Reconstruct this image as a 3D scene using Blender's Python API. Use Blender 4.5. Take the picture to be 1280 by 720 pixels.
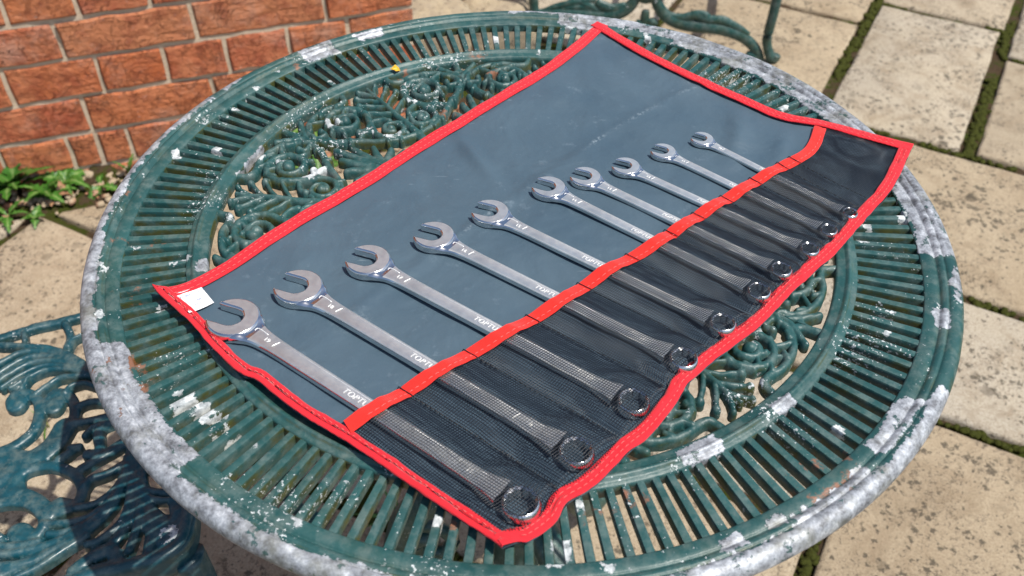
import bpy, math, random
import numpy as np
from math import radians as rad, sin, cos, pi
random.seed(7); rng = np.random.default_rng(7)
for o in list(bpy.data.objects): bpy.data.objects.remove(o)
SC = bpy.context.scene
COL = SC.collection
# ------------------------------------------------------------------ camera, sky, sun, exposure
cam_d = bpy.data.cameras.new('camera'); cam = bpy.data.objects.new('camera', cam_d); COL.objects.link(cam)
SC.camera = cam
cam_d.sensor_width = 36; cam_d.lens = 33.75; cam_d.clip_start = .02; cam_d.clip_end = 500
from mathutils import Matrix, Vector, noise as mnoise
cam.matrix_world = Matrix.Translation((-.00716, -.5795, 1.2018)) @ Matrix.Rotation(.8011, 4, 'X') @ Matrix.Rotation(.005, 4, 'Z')
cam_d.dof.use_dof = True; cam_d.dof.focus_distance = .74; cam_d.dof.aperture_fstop = 10
SUN_AZ, SUN_EL = -29, 62          # azimuth from +X towards +Y, elevation (degrees)
w = bpy.data.worlds.new('World'); SC.world = w; w.use_nodes = True
nt = w.node_tree; bg = nt.nodes['Background']; sky = nt.nodes.new('ShaderNodeTexSky')
sky.sky_type = 'NISHITA'; sky.sun_disc = False; sky.sun_elevation = rad(SUN_EL); sky.sun_rotation = rad(90 - SUN_AZ)
sky.air_density = 1.0; sky.dust_density = 1.5; sky.ozone_density = 1.0
nt.links.new(sky.outputs[0], bg.inputs[0]); bg.inputs[1].default_value = .11
sl = bpy.data.lights.new('sun', 'SUN'); sl.energy = 4.6; sl.angle = rad(.55); sl.color = (1, .95, .87)
sun = bpy.data.objects.new('sun', sl); COL.objects.link(sun)
sd = Vector((cos(rad(SUN_EL))*cos(rad(SUN_AZ)), cos(rad(SUN_EL))*sin(rad(SUN_AZ)), sin(rad(SUN_EL))))
sun.rotation_euler = sd.to_track_quat('Z', 'Y').to_euler(); sun.location = sd*5
SC.view_settings.view_transform = 'Standard'; SC.view_settings.look = 'None'
SC.view_settings.exposure = 0.24; SC.view_settings.gamma = 1
# ------------------------------------------------------------------ data measured from the photograph (metres, table plane)
AB = [[-0.2621,-0.0904],[-0.2515,-0.0903],[-0.2365,-0.0807],[-0.2192,-0.0623],[-0.1966,-0.0364],[-0.1778,-0.012],[-0.1498,0.0178],[-0.1219,0.0477],[-0.1092,0.0651],[-0.0633,0.1157],[-0.0494,0.133],[-0.0117,0.1718],[0.0286,0.2182],[0.0775,0.2921]]
BC = [[0.0775,0.2921],[0.1079,0.256],[0.149,0.2098],[0.182,0.1776],[0.2141,0.1496],[0.2343,0.133],[0.2651,0.1228],[0.2937,0.1069],[0.3296,0.0851]]
DC = [[-0.0118,-0.2976],[-0.0028,-0.2925],[0.0035,-0.2917],[0.019,-0.2778],[0.0256,-0.2651],[0.0419,-0.254],[0.0645,-0.2296],[0.0806,-0.2144],[0.1015,-0.1856],[0.1076,-0.1742],[0.1386,-0.1445],[0.1644,-0.1221],[0.1988,-0.0818],[0.2342,-0.0467],[0.2669,-0.0062],[0.2961,0.0274],[0.3296,0.0851]]
AD = [[-0.2621,-0.0904],[-0.2551,-0.0984],[-0.2256,-0.126],[-0.2082,-0.1468],[-0.1834,-0.1706],[-0.1717,-0.176],[-0.1432,-0.2007],[-0.1125,-0.2211],[-0.0797,-0.2451],[-0.0463,-0.2709],[-0.027,-0.285],[-0.017,-0.2926],[-0.0118,-0.2976]]
BAND = [[-0.113,-0.2174],[-0.069,-0.1773],[-0.0232,-0.1412],[0.0204,-0.106],[0.0579,-0.0731],[0.093,-0.0459],[0.126,-0.0163],[0.1603,0.0142],[0.1992,0.0465],[0.2399,0.0775],[0.2594,0.1161]]
WR = [[-0.1972,-0.1237,-0.0015,-0.2704],[-0.1582,-0.0915,0.0321,-0.2332],[-0.1121,-0.0631,0.0698,-0.1944],[-0.0658,-0.0343,0.1062,-0.1575],[-0.0241,-0.0072,0.1368,-0.1256],[0.0217,0.0241,0.1673,-0.0937],[0.0516,0.0383,0.1876,-0.0709],[0.0855,0.0535,0.2135,-0.0475],[0.1186,0.0759,0.2332,-0.0243],[0.1536,0.0938,0.2546,-0.004]]
TAG = [[-0.2503,-0.0975],[-0.2322,-0.09],[-0.2203,-0.1016],[-0.2232,-0.108],[-0.2287,-0.1123],[-0.2369,-0.111]]
CREASE = [[-0.1186,-0.1117],[-0.109,-0.0974],[-0.0393,-0.0185],[0.0265,0.0515],[0.0749,0.1085],[0.1442,0.168],[0.1685,0.1855]]
FLECK = [[-0.1171,0.2108]]
SEAT = [[0.00533,[[-0.6013,0.1123],[-0.5659,0.1322],[-0.5475,0.1413],[-0.5288,0.1505],[-0.5091,0.1576],[-0.4836,0.168],[-0.4576,0.1783]]],[0.00451,[[-0.5009,0.1531],[-0.4924,0.141],[-0.4874,0.1291],[-0.4872,0.1188]]],[0.00287,[[-0.4739,0.1382],[-0.4841,0.1291],[-0.4845,0.1174]]],[0.0036899999999999997,[[-0.5357,0.1273],[-0.5406,0.1377]]],[0.0040999999999999995,[[-0.4264,0.0754],[-0.4518,0.0891],[-0.4938,0.113],[-0.5328,0.1194],[-0.5703,0.1212]]],[0.0040999999999999995,[[-0.426,0.074],[-0.4513,0.0877],[-0.4922,0.1081],[-0.5299,0.1113],[-0.5575,0.0884]]],[0.0040999999999999995,[[-0.4256,0.0726],[-0.4504,0.0849],[-0.4859,0.1021],[-0.5226,0.1033],[-0.5489,0.0773]]],[0.0040999999999999995,[[-0.4252,0.0713],[-0.4519,0.0829],[-0.4818,0.0965],[-0.514,0.0971],[-0.5379,0.076],[-0.5436,0.0637]]],[0.00328,[[-0.4248,0.0699],[-0.4514,0.0813],[-0.4776,0.0903],[-0.5033,0.091],[-0.5248,0.0747],[-0.5353,0.0611]]],[0.00328,[[-0.4244,0.0686],[-0.4509,0.0796],[-0.4741,0.0861],[-0.4973,0.086],[-0.5139,0.0734],[-0.5262,0.0606]]],[0.00287,[[-0.5123,0.0748],[-0.5146,0.0612]]],[0.0036899999999999997,[[-0.4503,0.078],[-0.4648,0.0773],[-0.4807,0.0745],[-0.4896,0.0641],[-0.4972,0.0533]]],[0.00328,[[-0.4215,0.0591],[-0.4423,0.0657],[-0.4535,0.0684],[-0.4643,0.0629],[-0.4673,0.0535]]],[0.00574,[[-0.5166,0.0374],[-0.52,0.0452],[-0.5168,0.0505],[-0.5093,0.0453],[-0.5089,0.0375],[-0.5141,0.0361],[-0.519,0.0426],[-0.5173,0.0545],[-0.5049,0.0546],[-0.4919,0.0441],[-0.4848,0.0273],[-0.4836,0.0071],[-0.4921,-0.0077],[-0.5042,-0.0174],[-0.5179,-0.0223]]],[0.00697,[[-0.5149,0.0426],[-0.5134,0.0413]]],[0.00574,[[-0.4793,0.0376],[-0.4821,0.0455],[-0.4773,0.0495],[-0.4699,0.0429],[-0.4709,0.0338],[-0.4774,0.0351],[-0.4822,0.0428],[-0.4781,0.0548],[-0.4653,0.0535],[-0.4537,0.0404],[-0.4479,0.0199],[-0.4517,0.0011],[-0.4582,-0.0171]]],[0.00656,[[-0.4757,0.0408],[-0.4746,0.0398]]],[0.0040999999999999995,[[-0.4477,0.0378],[-0.4372,0.0431],[-0.4171,0.0446]]],[0.00451,[[-0.4483,0.0148],[-0.4314,0.0187],[-0.4169,0.0239],[-0.3999,0.0278]]],[0.0036899999999999997,[[-0.4294,0.0],[-0.4246,0.01],[-0.413,0.0176]]],[0.0040999999999999995,[[-0.4103,-0.0168],[-0.4183,0.0026],[-0.4122,0.0151]]],[0.011899736147757255,[[-0.4539,0.012],[-0.4585,-0.0114],[-0.4728,-0.0291],[-0.4898,-0.0439],[-0.5031,-0.0512]]],[0.012981530343007915,[[-0.5168,-0.0269],[-0.4963,-0.0267],[-0.476,-0.0316]]],[0.012981530343007915,[[-0.5071,-0.0512],[-0.4861,-0.0535],[-0.4776,-0.0653]]],[0.006923482849604222,[[-0.4816,-0.0653],[-0.4624,-0.0687],[-0.4453,-0.0779],[-0.434,-0.0903]]],[0.00562532981530343,[[-0.4803,-0.0582],[-0.4756,-0.0438],[-0.4639,-0.0369],[-0.4482,-0.0351],[-0.4271,-0.0435],[-0.4139,-0.0578],[-0.4107,-0.0719],[-0.4162,-0.0823],[-0.4264,-0.0869],[-0.4319,-0.0812],[-0.4291,-0.0762],[-0.4207,-0.0777]]],[0.006490765171503958,[[-0.4246,-0.0807],[-0.4234,-0.0812]]],[0.00562532981530343,[[-0.4936,-0.0804],[-0.4757,-0.0757],[-0.4595,-0.0768],[-0.443,-0.087],[-0.4353,-0.0993],[-0.4382,-0.1114],[-0.4467,-0.1169],[-0.4567,-0.1147],[-0.4603,-0.1071],[-0.4535,-0.1038],[-0.4461,-0.1082]]],[0.006923482849604222,[[-0.452,-0.1104],[-0.4505,-0.1108]]],[0.00562532981530343,[[-0.4426,-0.1125],[-0.4414,-0.1211]]],[0.004759894459102902,[[-0.4807,-0.1084],[-0.4709,-0.1137],[-0.4677,-0.117]]],[0.004759894459102902,[[-0.4454,-0.0284],[-0.4385,-0.0214],[-0.4361,-0.0163]]],[0.004327176781002638,[[-0.4385,-0.0151],[-0.4309,-0.0132]]],[0.005192612137203166,[[-0.4205,-0.0386],[-0.4081,-0.0262],[-0.3934,-0.0135],[-0.3832,-0.0058]]],[0.004759894459102902,[[-0.4103,-0.0578],[-0.4065,-0.0506],[-0.3926,-0.0433],[-0.3813,-0.0335]]],[0.00562532981530343,[[-0.42,-0.0213],[-0.4039,-0.0199],[-0.3894,-0.0058]]],[0.004759894459102902,[[-0.4116,-0.0085],[-0.4172,0.0096],[-0.4069,0.0176]]],[0.0040999999999999995,[[-0.3799,-0.0166],[-0.3788,-0.0309],[-0.379,-0.0561],[-0.3918,-0.0762],[-0.4102,-0.0828]]],[0.0040999999999999995,[[-0.379,-0.0166],[-0.3771,-0.0332],[-0.3782,-0.0651],[-0.3903,-0.087],[-0.409,-0.0977],[-0.4356,-0.1004]]],[0.0040999999999999995,[[-0.379,-0.0166],[-0.3755,-0.0355],[-0.3769,-0.0695],[-0.3901,-0.0934],[-0.4128,-0.1082],[-0.4267,-0.1104]]],[0.00492,[[-0.378,-0.0166],[-0.3767,-0.0378],[-0.3794,-0.0739],[-0.3906,-0.0976],[-0.4151,-0.1175],[-0.4471,-0.1288],[-0.4746,-0.1319]]],[0.00492,[[-0.3774,-0.0166],[-0.376,-0.0402],[-0.3771,-0.0783],[-0.3899,-0.1029],[-0.4101,-0.1215],[-0.4346,-0.1387],[-0.4695,-0.1447]]],[0.0040999999999999995,[[-0.3915,-0.1122],[-0.404,-0.1235],[-0.4214,-0.1406],[-0.4384,-0.1523],[-0.4522,-0.1619]]],[0.00574,[[-0.403,-0.1102],[-0.4282,-0.1317],[-0.4567,-0.1505],[-0.4657,-0.1544]]],[0.0040999999999999995,[[-0.4328,-0.1186],[-0.4494,-0.1228],[-0.4781,-0.1229]]],[0.0040999999999999995,[[-0.377,-0.0166],[-0.3715,-0.0424],[-0.3641,-0.076],[-0.3649,-0.0975],[-0.3778,-0.1152],[-0.3888,-0.1204]]],[0.00574,[[-0.3766,-0.0166],[-0.3647,-0.0583],[-0.3591,-0.0803],[-0.36,-0.1017],[-0.3672,-0.1203],[-0.3826,-0.1344],[-0.3929,-0.1463]]],[0.00451,[[-0.375,-0.0166],[-0.3613,-0.0583],[-0.3522,-0.0803],[-0.349,-0.1016],[-0.3492,-0.1262]]],[0.00615,[[-0.3717,-0.0214],[-0.3565,-0.0583],[-0.3439,-0.0803],[-0.3353,-0.1015],[-0.3311,-0.1301]]],[0.0040999999999999995,[[-0.3801,-0.0262],[-0.3607,-0.0538],[-0.3465,-0.0638],[-0.3195,-0.0659]]],[0.00328,[[-0.3613,-0.0583],[-0.3422,-0.0726],[-0.3177,-0.0731]]],[0.00451,[[-0.3685,-0.0261],[-0.3472,-0.04],[-0.3249,-0.0445]]],[0.0123,[[-0.3403,-0.0931],[-0.3241,-0.1056],[-0.3141,-0.1159]]],[0.00902,[[-0.3253,-0.0581],[-0.3143,-0.0866],[-0.309,-0.1076]]],[0.007379999999999999,[[-0.3785,-0.1304],[-0.3654,-0.1263],[-0.3541,-0.1402]]],[0.00697,[[-0.3474,0.013],[-0.3237,-0.0258],[-0.312,-0.058],[-0.305,-0.0865],[-0.3026,-0.1076],[-0.3085,-0.124],[-0.3273,-0.1341],[-0.3538,-0.1412],[-0.3782,-0.1481],[-0.4007,-0.1598],[-0.4279,-0.1805]]]]
SEATEDGE = [[-0.3074,-0.0691],[-0.303,-0.0908],[-0.3016,-0.1117],[-0.3077,-0.127],[-0.3262,-0.1381],[-0.3523,-0.146],[-0.3763,-0.1539],[-0.3987,-0.1654],[-0.4259,-0.1859]]
TX = [0.1076,0.1086,0.1012,0.096,0.0876,0.0818,0.0759,0.0703,0.0674,0.0604]
REAR = [[0.01,[[-0.0158,0.0851],[0.0197,0.0899],[0.0668,0.0942],[0.1197,0.095],[0.1666,0.0942],[0.2065,0.1069],[0.2305,0.1305],[0.2421,0.1591]]],[0.0055,[[0.0254,0.0986],[0.0602,0.1135],[0.1063,0.1272],[0.1464,0.1347]]],[0.006,[[0.049,0.0982],[0.0895,0.1122],[0.1302,0.116],[0.1646,0.1233]]],[0.006,[[0.0842,0.0992],[0.1248,0.1081],[0.1598,0.1091],[0.1884,0.1147]]],[0.008,[[0.1468,0.1297],[0.1648,0.1201],[0.1884,0.1153],[0.2164,0.1265]]],[0.006500000000000001,[[0.1122,0.125],[0.1359,0.1177],[0.1601,0.104]]],[0.0095,[[0.2772,0.1612],[0.2876,0.1341],[0.3046,0.11],[0.3297,0.0926],[0.3656,0.0834],[0.418,0.081],[0.4593,0.0747],[0.4995,0.0586],[0.5304,0.0312],[0.5479,-0.001]]],[0.0075,[[0.3164,0.1076],[0.3459,0.1019],[0.3793,0.1104],[0.4093,0.1009],[0.4379,0.1015],[0.4746,0.0873],[0.5064,0.0688]]],[0.006500000000000001,[[0.3673,0.114],[0.3962,0.1127],[0.4155,0.0981]]],[0.006500000000000001,[[0.4256,0.107],[0.4495,0.1003],[0.4634,0.0853]]],[0.006,[[0.3337,0.1075],[0.358,0.0976],[0.3821,0.0896]]],[0.006500000000000001,[[0.2635,0.1169],[0.2625,0.0978],[0.2618,0.0753]]],[0.0055,[[0.2433,0.085],[0.2583,0.0815],[0.2679,0.0724]]],[0.006,[[0.2905,0.0804],[0.2808,0.0894],[0.2731,0.0792]]],[0.012,[[0.2359,0.1649],[0.2601,0.151],[0.2811,0.1676]]],[0.007,[[0.5091,0.0197],[0.5275,0.0143],[0.5467,0.0056]]]]
REARA = [0.0385,1.4976,0.5936,1.4366]
TZ = .72
# ------------------------------------------------------------------ helpers
def tag(o, label=None, cat=None, group=None, kind=None):
    if label: o['label'] = label
    if cat: o['category'] = cat
    if group: o['group'] = group
    if kind: o['kind'] = kind
    return o
def thing(name, label, cat, loc=(0, 0, 0), rz=0, group=None):
    o = bpy.data.objects.new(name, None); COL.objects.link(o); o.empty_display_size = .05
    o.location = loc; o.rotation_euler = (0, 0, rz)
    return tag(o, label, cat, group)
def mk(name, V, F, mat, parent=None, smooth=True, local=False, attr=None, loc=None, matidx=None, ang=38):
    """one mesh object; V are world coordinates unless local=True"""
    V = np.asarray(V, float).reshape(-1, 3)
    off = np.zeros(3)
    if parent is not None and not local:
        off = np.array(parent.location)
        if parent.parent is not None: off = off + np.array(parent.parent.location)
    if loc is not None: off = off + np.array(loc)
    me = bpy.data.meshes.new(name)
    if isinstance(F, np.ndarray):
        n, k = F.shape
        me.vertices.add(len(V)); me.vertices.foreach_set('co', (V-off).ravel())
        me.loops.add(n*k); me.loops.foreach_set('vertex_index', F.ravel().astype(np.int32))
        me.polygons.add(n); me.polygons.foreach_set('loop_start', np.arange(0, n*k, k, dtype=np.int32))
        me.update(calc_edges=True); me.validate()
    else:
        me.from_pydata((V-off).tolist(), [], [list(f) for f in F]); me.update()
    mats = mat if isinstance(mat, (list, tuple)) else [mat]
    for m in mats: me.materials.append(m)
    if matidx is not None: me.polygons.foreach_set('material_index', np.asarray(matidx, np.int32))
    me.polygons.foreach_set('use_smooth', [bool(smooth)]*len(me.polygons))
    if attr:
        for k_, a in attr.items():
            at = me.attributes.new(k_, 'FLOAT', 'POINT'); at.data.foreach_set('value', np.asarray(a, np.float32))
    o = bpy.data.objects.new(name, me); COL.objects.link(o)
    if parent is not None: o.parent = parent
    if loc is not None: o.location = loc
    if smooth == 'auto' :
        me.set_sharp_from_angle(angle=rad(ang))
    return o
def grid_faces(nu, nv, closed_u=False):
    iu = np.arange(nu if closed_u else nu-1)[:, None]; iv = np.arange(nv-1)[None, :]
    a = iu*nv+iv; b = ((iu+1) % nu)*nv+iv
    return np.stack([a, b, b+1, a+1], -1).reshape(-1, 4)
def _h(ix, iy, s):
    n = (ix*374761393 + iy*668265263 + s*974634777) & 0xffffffff
    n = ((n ^ (n >> 13))*1274126177) & 0xffffffff
    return ((n ^ (n >> 16)) & 0xffff)/65535.
def vnoise(x, y, s=0):
    x = np.asarray(x, float); y = np.asarray(y, float)
    ix = np.floor(x).astype(np.int64); iy = np.floor(y).astype(np.int64); fx = x-ix; fy = y-iy
    fx = fx*fx*(3-2*fx); fy = fy*fy*(3-2*fy)
    a = _h(ix, iy, s)*(1-fx)+_h(ix+1, iy, s)*fx; b = _h(ix, iy+1, s)*(1-fx)+_h(ix+1, iy+1, s)*fx
    return (a*(1-fy)+b*fy)*2-1
def fbm(x, y, s=0, o=4):
    r = 0; a = 1
    for i in range(o):
        r = r+a*vnoise(x, y, s+i*17); x = np.asarray(x)*2.03; y = np.asarray(y)*2.03; a *= .5
    return r
def catmull(P, n=8, closed=False):
    P = np.asarray(P, float)
    if closed: Q = np.vstack([P[-1], P, P[0], P[1]])
    else: Q = np.vstack([2*P[0]-P[1], P, 2*P[-1]-P[-2]])
    out = []
    for i in range(1, len(Q)-2):
        p0, p1, p2, p3 = Q[i-1:i+3]
        for t in np.linspace(0, 1, n, endpoint=False):
            out.append(.5*((2*p1)+(-p0+p2)*t+(2*p0-5*p1+4*p2-p3)*t*t+(-p0+3*p1-3*p2+p3)*t**3))
    if not closed: out.append(P[-1])
    return np.array(out)
def resample(P, n):
    P = np.asarray(P, float); d = np.r_[0, np.cumsum(np.linalg.norm(np.diff(P, axis=0), axis=1))]
    t = np.linspace(0, d[-1], n)
    return np.stack([np.interp(t, d, P[:, k]) for k in range(P.shape[1])], 1)
def plen(P): return np.linalg.norm(np.diff(np.asarray(P), axis=0), axis=1).sum()
def smooth1(P, k=3, it=2):
    P = P.copy()
    for _ in range(it):
        P[1:-1] = (P[:-2]+2*P[1:-1]+P[2:])/4
    return P
def tube(P, r, n=8, up=(0, 0, 1), flat=1.0):
    """verts+faces of a tube along 3-D path P with radius r (scalar or per point), flattened by `flat` along up"""
    P = np.asarray(P, float); m = len(P); r = np.broadcast_to(np.asarray(r, float), (m,))
    T = np.gradient(P, axis=0); T /= np.linalg.norm(T, axis=1)[:, None]+1e-12
    U = np.array(up, float)[None].repeat(m, 0)
    S = np.cross(T, U); ln = np.linalg.norm(S, axis=1)[:, None]; S = np.where(ln > 1e-3, S/np.maximum(ln, 1e-9), np.array([1., 0, 0]))
    N = np.cross(S, T)
    a = np.linspace(0, 2*pi, n, endpoint=False)
    V = P[:, None]+r[:, None, None]*(np.cos(a)[None, :, None]*S[:, None]+flat*np.sin(a)[None, :, None]*N[:, None])
    V = V.reshape(-1, 3); F = []
    for i in range(m-1):
        for j in range(n):
            F.append((i*n+j, i*n+(j+1) % n, (i+1)*n+(j+1) % n, (i+1)*n+j))
    F.append(tuple(range(n))[::-1]); F.append(tuple((m-1)*n+j for j in range(n)))
    return V, F
class MB:
    def __init__(s): s.V = []; s.F = []; s.n = 0
    def add(s, V, F):
        V = np.asarray(V, float); s.V.append(V); s.F += [tuple(int(i)+s.n for i in f) for f in F]; s.n += len(V); return s
    def build(s, name, mat, parent=None, **k): return mk(name, np.vstack(s.V), s.F, mat, parent, **k)
def lathe(prof, n=256, a0=0, a1=2*pi):
    prof = np.asarray(prof, float); a = np.linspace(a0, a1, n, endpoint=False)
    V = np.stack([prof[None, :, 0]*np.cos(a)[:, None], prof[None, :, 0]*np.sin(a)[:, None], np.broadcast_to(prof[None, :, 1], (n, len(prof)))], -1)
    return V.reshape(-1, 3), grid_faces(n, len(prof), True)
# ------------------------------------------------------------------ materials
class NT:
    def __init__(s, name):
        s.m = bpy.data.materials.new(name); s.m.use_nodes = True; s.t = s.m.node_tree; s.b = s.t.nodes['Principled BSDF']
        s.g = None
    def n(s, typ, **k):
        q = s.t.nodes.new(typ)
        for a, v in k.items():
            if a.startswith('i_'):
                key = a[2:]; key = int(key) if key.isdigit() else key.replace('_', ' ')
                if hasattr(v, 'is_output') or isinstance(v, bpy.types.NodeSocket): s.t.links.new(v, q.inputs[key])
                else: q.inputs[key].default_value = v
            else: setattr(q, a, v)
        return q
    def pos(s):
        if s.g is None: s.g = s.n('ShaderNodeNewGeometry')
        return s.g.outputs['Position']
    def obj(s): return s.n('ShaderNodeTexCoord').outputs['Object']
    def noise(s, scale, detail=4, rough=.55, vec=None, dist=0):
        return s.n('ShaderNodeTexNoise', i_Vector=vec or s.pos(), i_Scale=scale, i_Detail=detail, i_Roughness=rough, i_Distortion=dist).outputs['Fac']
    def vor(s, scale, vec=None, feature='F1', out='Distance', rnd=1):
        q = s.n('ShaderNodeTexVoronoi', feature=feature, i_Vector=vec or s.pos(), i_Scale=scale, i_Randomness=rnd); return q.outputs[out]
    def ramp(s, fac, stops):
        q = s.n('ShaderNodeValToRGB', i_Fac=fac); cr = q.color_ramp
        while len(cr.elements) < len(stops): cr.elements.new(.5)
        for e, (p, c) in zip(cr.elements, stops):
            e.position = p; e.color = c if len(c) == 4 else (*c, 1)
        return q.outputs['Color']
    def step(s, fac, a, b):
        return s.n('ShaderNodeMapRange', i_Value=fac, **{'i_From_Min': a, 'i_From_Max': b}).outputs[0]
    def mix(s, f, a, b):
        q = s.n('ShaderNodeMix', data_type='RGBA')
        for i, v in ((0, f), (6, a), (7, b)):
            if isinstance(v, bpy.types.NodeSocket): s.t.links.new(v, q.inputs[i])
            else: q.inputs[i].default_value = v if i == 0 or len(v) == 4 else (*v, 1)
        return q.outputs[2]
    def math(s, op, a, b=0.0, c=None):
        q = s.n('ShaderNodeMath', operation=op)
        for i, v in enumerate((a, b) if c is None else (a, b, c)):
            if isinstance(v, bpy.types.NodeSocket): s.t.links.new(v, q.inputs[i])
            else: q.inputs[i].default_value = v
        return q.outputs[0]
    def attr(s, name): return s.n('ShaderNodeAttribute', attribute_name=name).outputs['Fac']
    def bump(s, h, dist=.001, strength=1.0, normal=None):
        q = s.n('ShaderNodeBump', i_Height=h, i_Distance=dist, i_Strength=strength)
        if normal: s.t.links.new(normal, q.inputs['Normal'])
        return q.outputs[0]
    def out(s, color=None, rough=None, metal=None, normal=None, spec=None, **k):
        for key, v in (('Base Color', color), ('Roughness', rough), ('Metallic', metal), ('Normal', normal), ('Specular IOR Level', spec), *k.items()):
            if v is None: continue
            if isinstance(v, bpy.types.NodeSocket): s.t.links.new(v, s.b.inputs[key])
            else:
                if key == 'Base Color' and len(v) == 3: v = (*v, 1)
                s.b.inputs[key].default_value = v
        return s.m
def paint_mat(name, teal_a, teal_b, fleck=.62, wet=.34, moss=1.0, rust=.55, bmp=.85):
    m = NT(name)
    n1 = m.noise(14, 5, .6); n2 = m.noise(120, 4, .6); n3 = m.noise(45, 6, .65); nf = m.noise(420, 3, .6)
    col = m.mix(m.step(n1, .35, .65), teal_a, teal_b)
    col = m.mix(m.math('MULTIPLY', m.step(n2, .45, .8), .35), col, (.09, .17, .16))
    # dusty film
    col = m.mix(m.math('MULTIPLY', m.step(m.noise(60, 6, .7), .46, .72), .38), col, (.20, .22, .20))
    # moss and grime on sides
    nz = m.n('ShaderNodeSeparateXYZ', i_0=m.g.outputs['True Normal']).outputs['Z']
    side = m.step(nz, .75, .2)
    mo = m.math('MULTIPLY', m.step(m.noise(38, 6, .65), .48, .6), m.math('ADD', m.math('MULTIPLY', side, .85*moss), .10*moss))
    col = m.mix(mo, col, m.mix(m.noise(160, 2), (.018, .022, .01), (.09, .10, .02)))
    # rust / old red lead
    ru = m.math('MULTIPLY', m.step(m.math('MULTIPLY', m.noise(22, 7, .7), m.step(m.noise(5, 1), .45, .62)), .56, .60), rust)
    col = m.mix(ru, col, (.36, .12, .05))
    # chips: wear attribute + noise
    wear = m.attr('wear')
    big = m.math('ADD', n3, wear)
    chip = m.step(big, .725, .735)
    fine = m.math('GREATER_THAN', m.math('ADD', nf, m.math('MULTIPLY', m.step(m.noise(18, 3), .42, .66), .20)), fleck+.165)
    chip = m.math('MAXIMUM', chip, fine)
    white = m.mix(m.step(m.noise(200, 4), .4, .6), (.62, .66, .66), (.30, .33, .34))
    col = m.mix(chip, col, white)
    # bare weathered metal
    bare = m.attr('bare')
    bf = m.step(m.math('ADD', m.math('MULTIPLY', m.math('SUBTRACT', m.noise(60, 8, .72), .5), 1.5), bare), .49, .51)
    bf = m.math('MULTIPLY', bf, m.math('SUBTRACT', 1.0, m.math('MULTIPLY', m.step(m.noise(70, 7, .75), .60, .61), .9)))
    mt = m.ramp(m.noise(120, 10, .74), [(.36, (.10, .105, .115)), (.46, (.235, .25, .275)), (.55, (.37, .395, .43)), (.68, (.66, .69, .72))])
    mt = m.mix(m.math('MULTIPLY', m.step(m.noise(24, 7, .75), .50, .66), .65), mt, (.15, .15, .11))
    col = m.mix(bf, col, mt)
    h = m.math('ADD', m.math('MULTIPLY', m.noise(260, 4, .6), .35), m.math('MULTIPLY', m.noise(700, 2), .12))
    h = m.math('SUBTRACT', h, m.math('MULTIPLY', m.math('MAXIMUM', m.step(big, .735, .745), bf), .35))
    h = m.math('MULTIPLY', h, m.math('SUBTRACT', 1.0, m.math('MULTIPLY', bf, .6)))
    nb = m.bump(h, .0011, bmp)
    rg = m.math('ADD', m.math('MULTIPLY', m.noise(90, 5), .4), wet-.06)
    rg = m.math('MAXIMUM', rg, m.math('MULTIPLY', m.math('MAXIMUM', chip, bf), .55))
    return m.out(col, rg, m.math('MULTIPLY', bf, .25), nb, .5)
M = {}
M['paint'] = paint_mat('chipped_green_paint', (.009, .054, .054), (.020, .082, .080))
M['chairpaint'] = paint_mat('blue_green_chair_paint', (.003, .040, .056), (.006, .066, .090), fleck=.67, wet=.26, moss=.25, rust=0.0, bmp=.35)
M['darkpaint'] = paint_mat('dark_green_paint', (.005, .042, .038), (.01, .065, .058), fleck=.66, wet=.3, moss=.3, rust=0.0)
def steel(name, rough, col, brush=.25):
    m = NT(name); o = m.obj()
    mp = m.n('ShaderNodeMapping', i_Vector=o); mp.inputs['Scale'].default_value = (60, 1400, 1400)
    br = m.noise(1, 3, .6, vec=mp.outputs[0]); sm = m.noise(220, 5, .6, vec=o)
    h = m.math('ADD', m.math('MULTIPLY', br, brush), m.math('MULTIPLY', sm, .25))
    c = m.mix(m.step(m.noise(35, 5, .65, vec=o), .4, .7), col, tuple(x*.82 for x in col))
    r = m.math('ADD', m.math('MULTIPLY', sm, .16), rough-.08)
    return m.out(c, r, 1.0, m.bump(h, .00012, .7))
M['satin'] = steel('satin_chrome', .47, (.92, .915, .86))
M['polish'] = steel('polished_chrome', .18, (.80, .80, .80), .05)
m = NT('bright_stamping'); M['stamp'] = m.out((.82, .82, .82), .35, .3)
def vinyl():
    m = NT('grey_blue_vinyl'); p = m.pos()
    c = m.mix(m.step(m.noise(9, 5, .6), .35, .7), (.050, .086, .118), (.070, .110, .142))
    c = m.mix(m.math('MULTIPLY', m.step(m.noise(70, 7, .75), .60, .80), .30), c, (.30, .38, .45))
    # long fine scratches
    mp = m.n('ShaderNodeMapping', i_Vector=p); mp.inputs['Rotation'].default_value = (0, 0, .6); mp.inputs['Scale'].default_value = (40, 420, 1)
    sc = m.step(m.math('MULTIPLY', m.noise(1, 3, .5, vec=mp.outputs[0]), m.step(m.noise(16, 3), .5, .65)), .66, .74)
    c = m.mix(m.math('MULTIPLY', sc, .35), c, (.42, .50, .56))
    wr = m.math('MULTIPLY', m.attr('wear'), m.step(m.noise(300, 5, .75), .46, .60))
    c = m.mix(m.math('MULTIPLY', wr, .6), c, (.50, .58, .63))
    h = m.math('ADD', m.math('MULTIPLY', m.noise(900, 2, .5), .10), m.math('ADD', m.math('MULTIPLY', m.noise(17, 4, .45, dist=.5), 6.5), m.math('MULTIPLY', m.noise(75, 4, .5, dist=.3), .9)))
    return m.out(c, m.math('ADD', m.math('MULTIPLY', m.noise(50, 4), .25), .36), 0, m.bump(h, .0010, .75), .45)
M['vinyl'] = vinyl()
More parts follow.
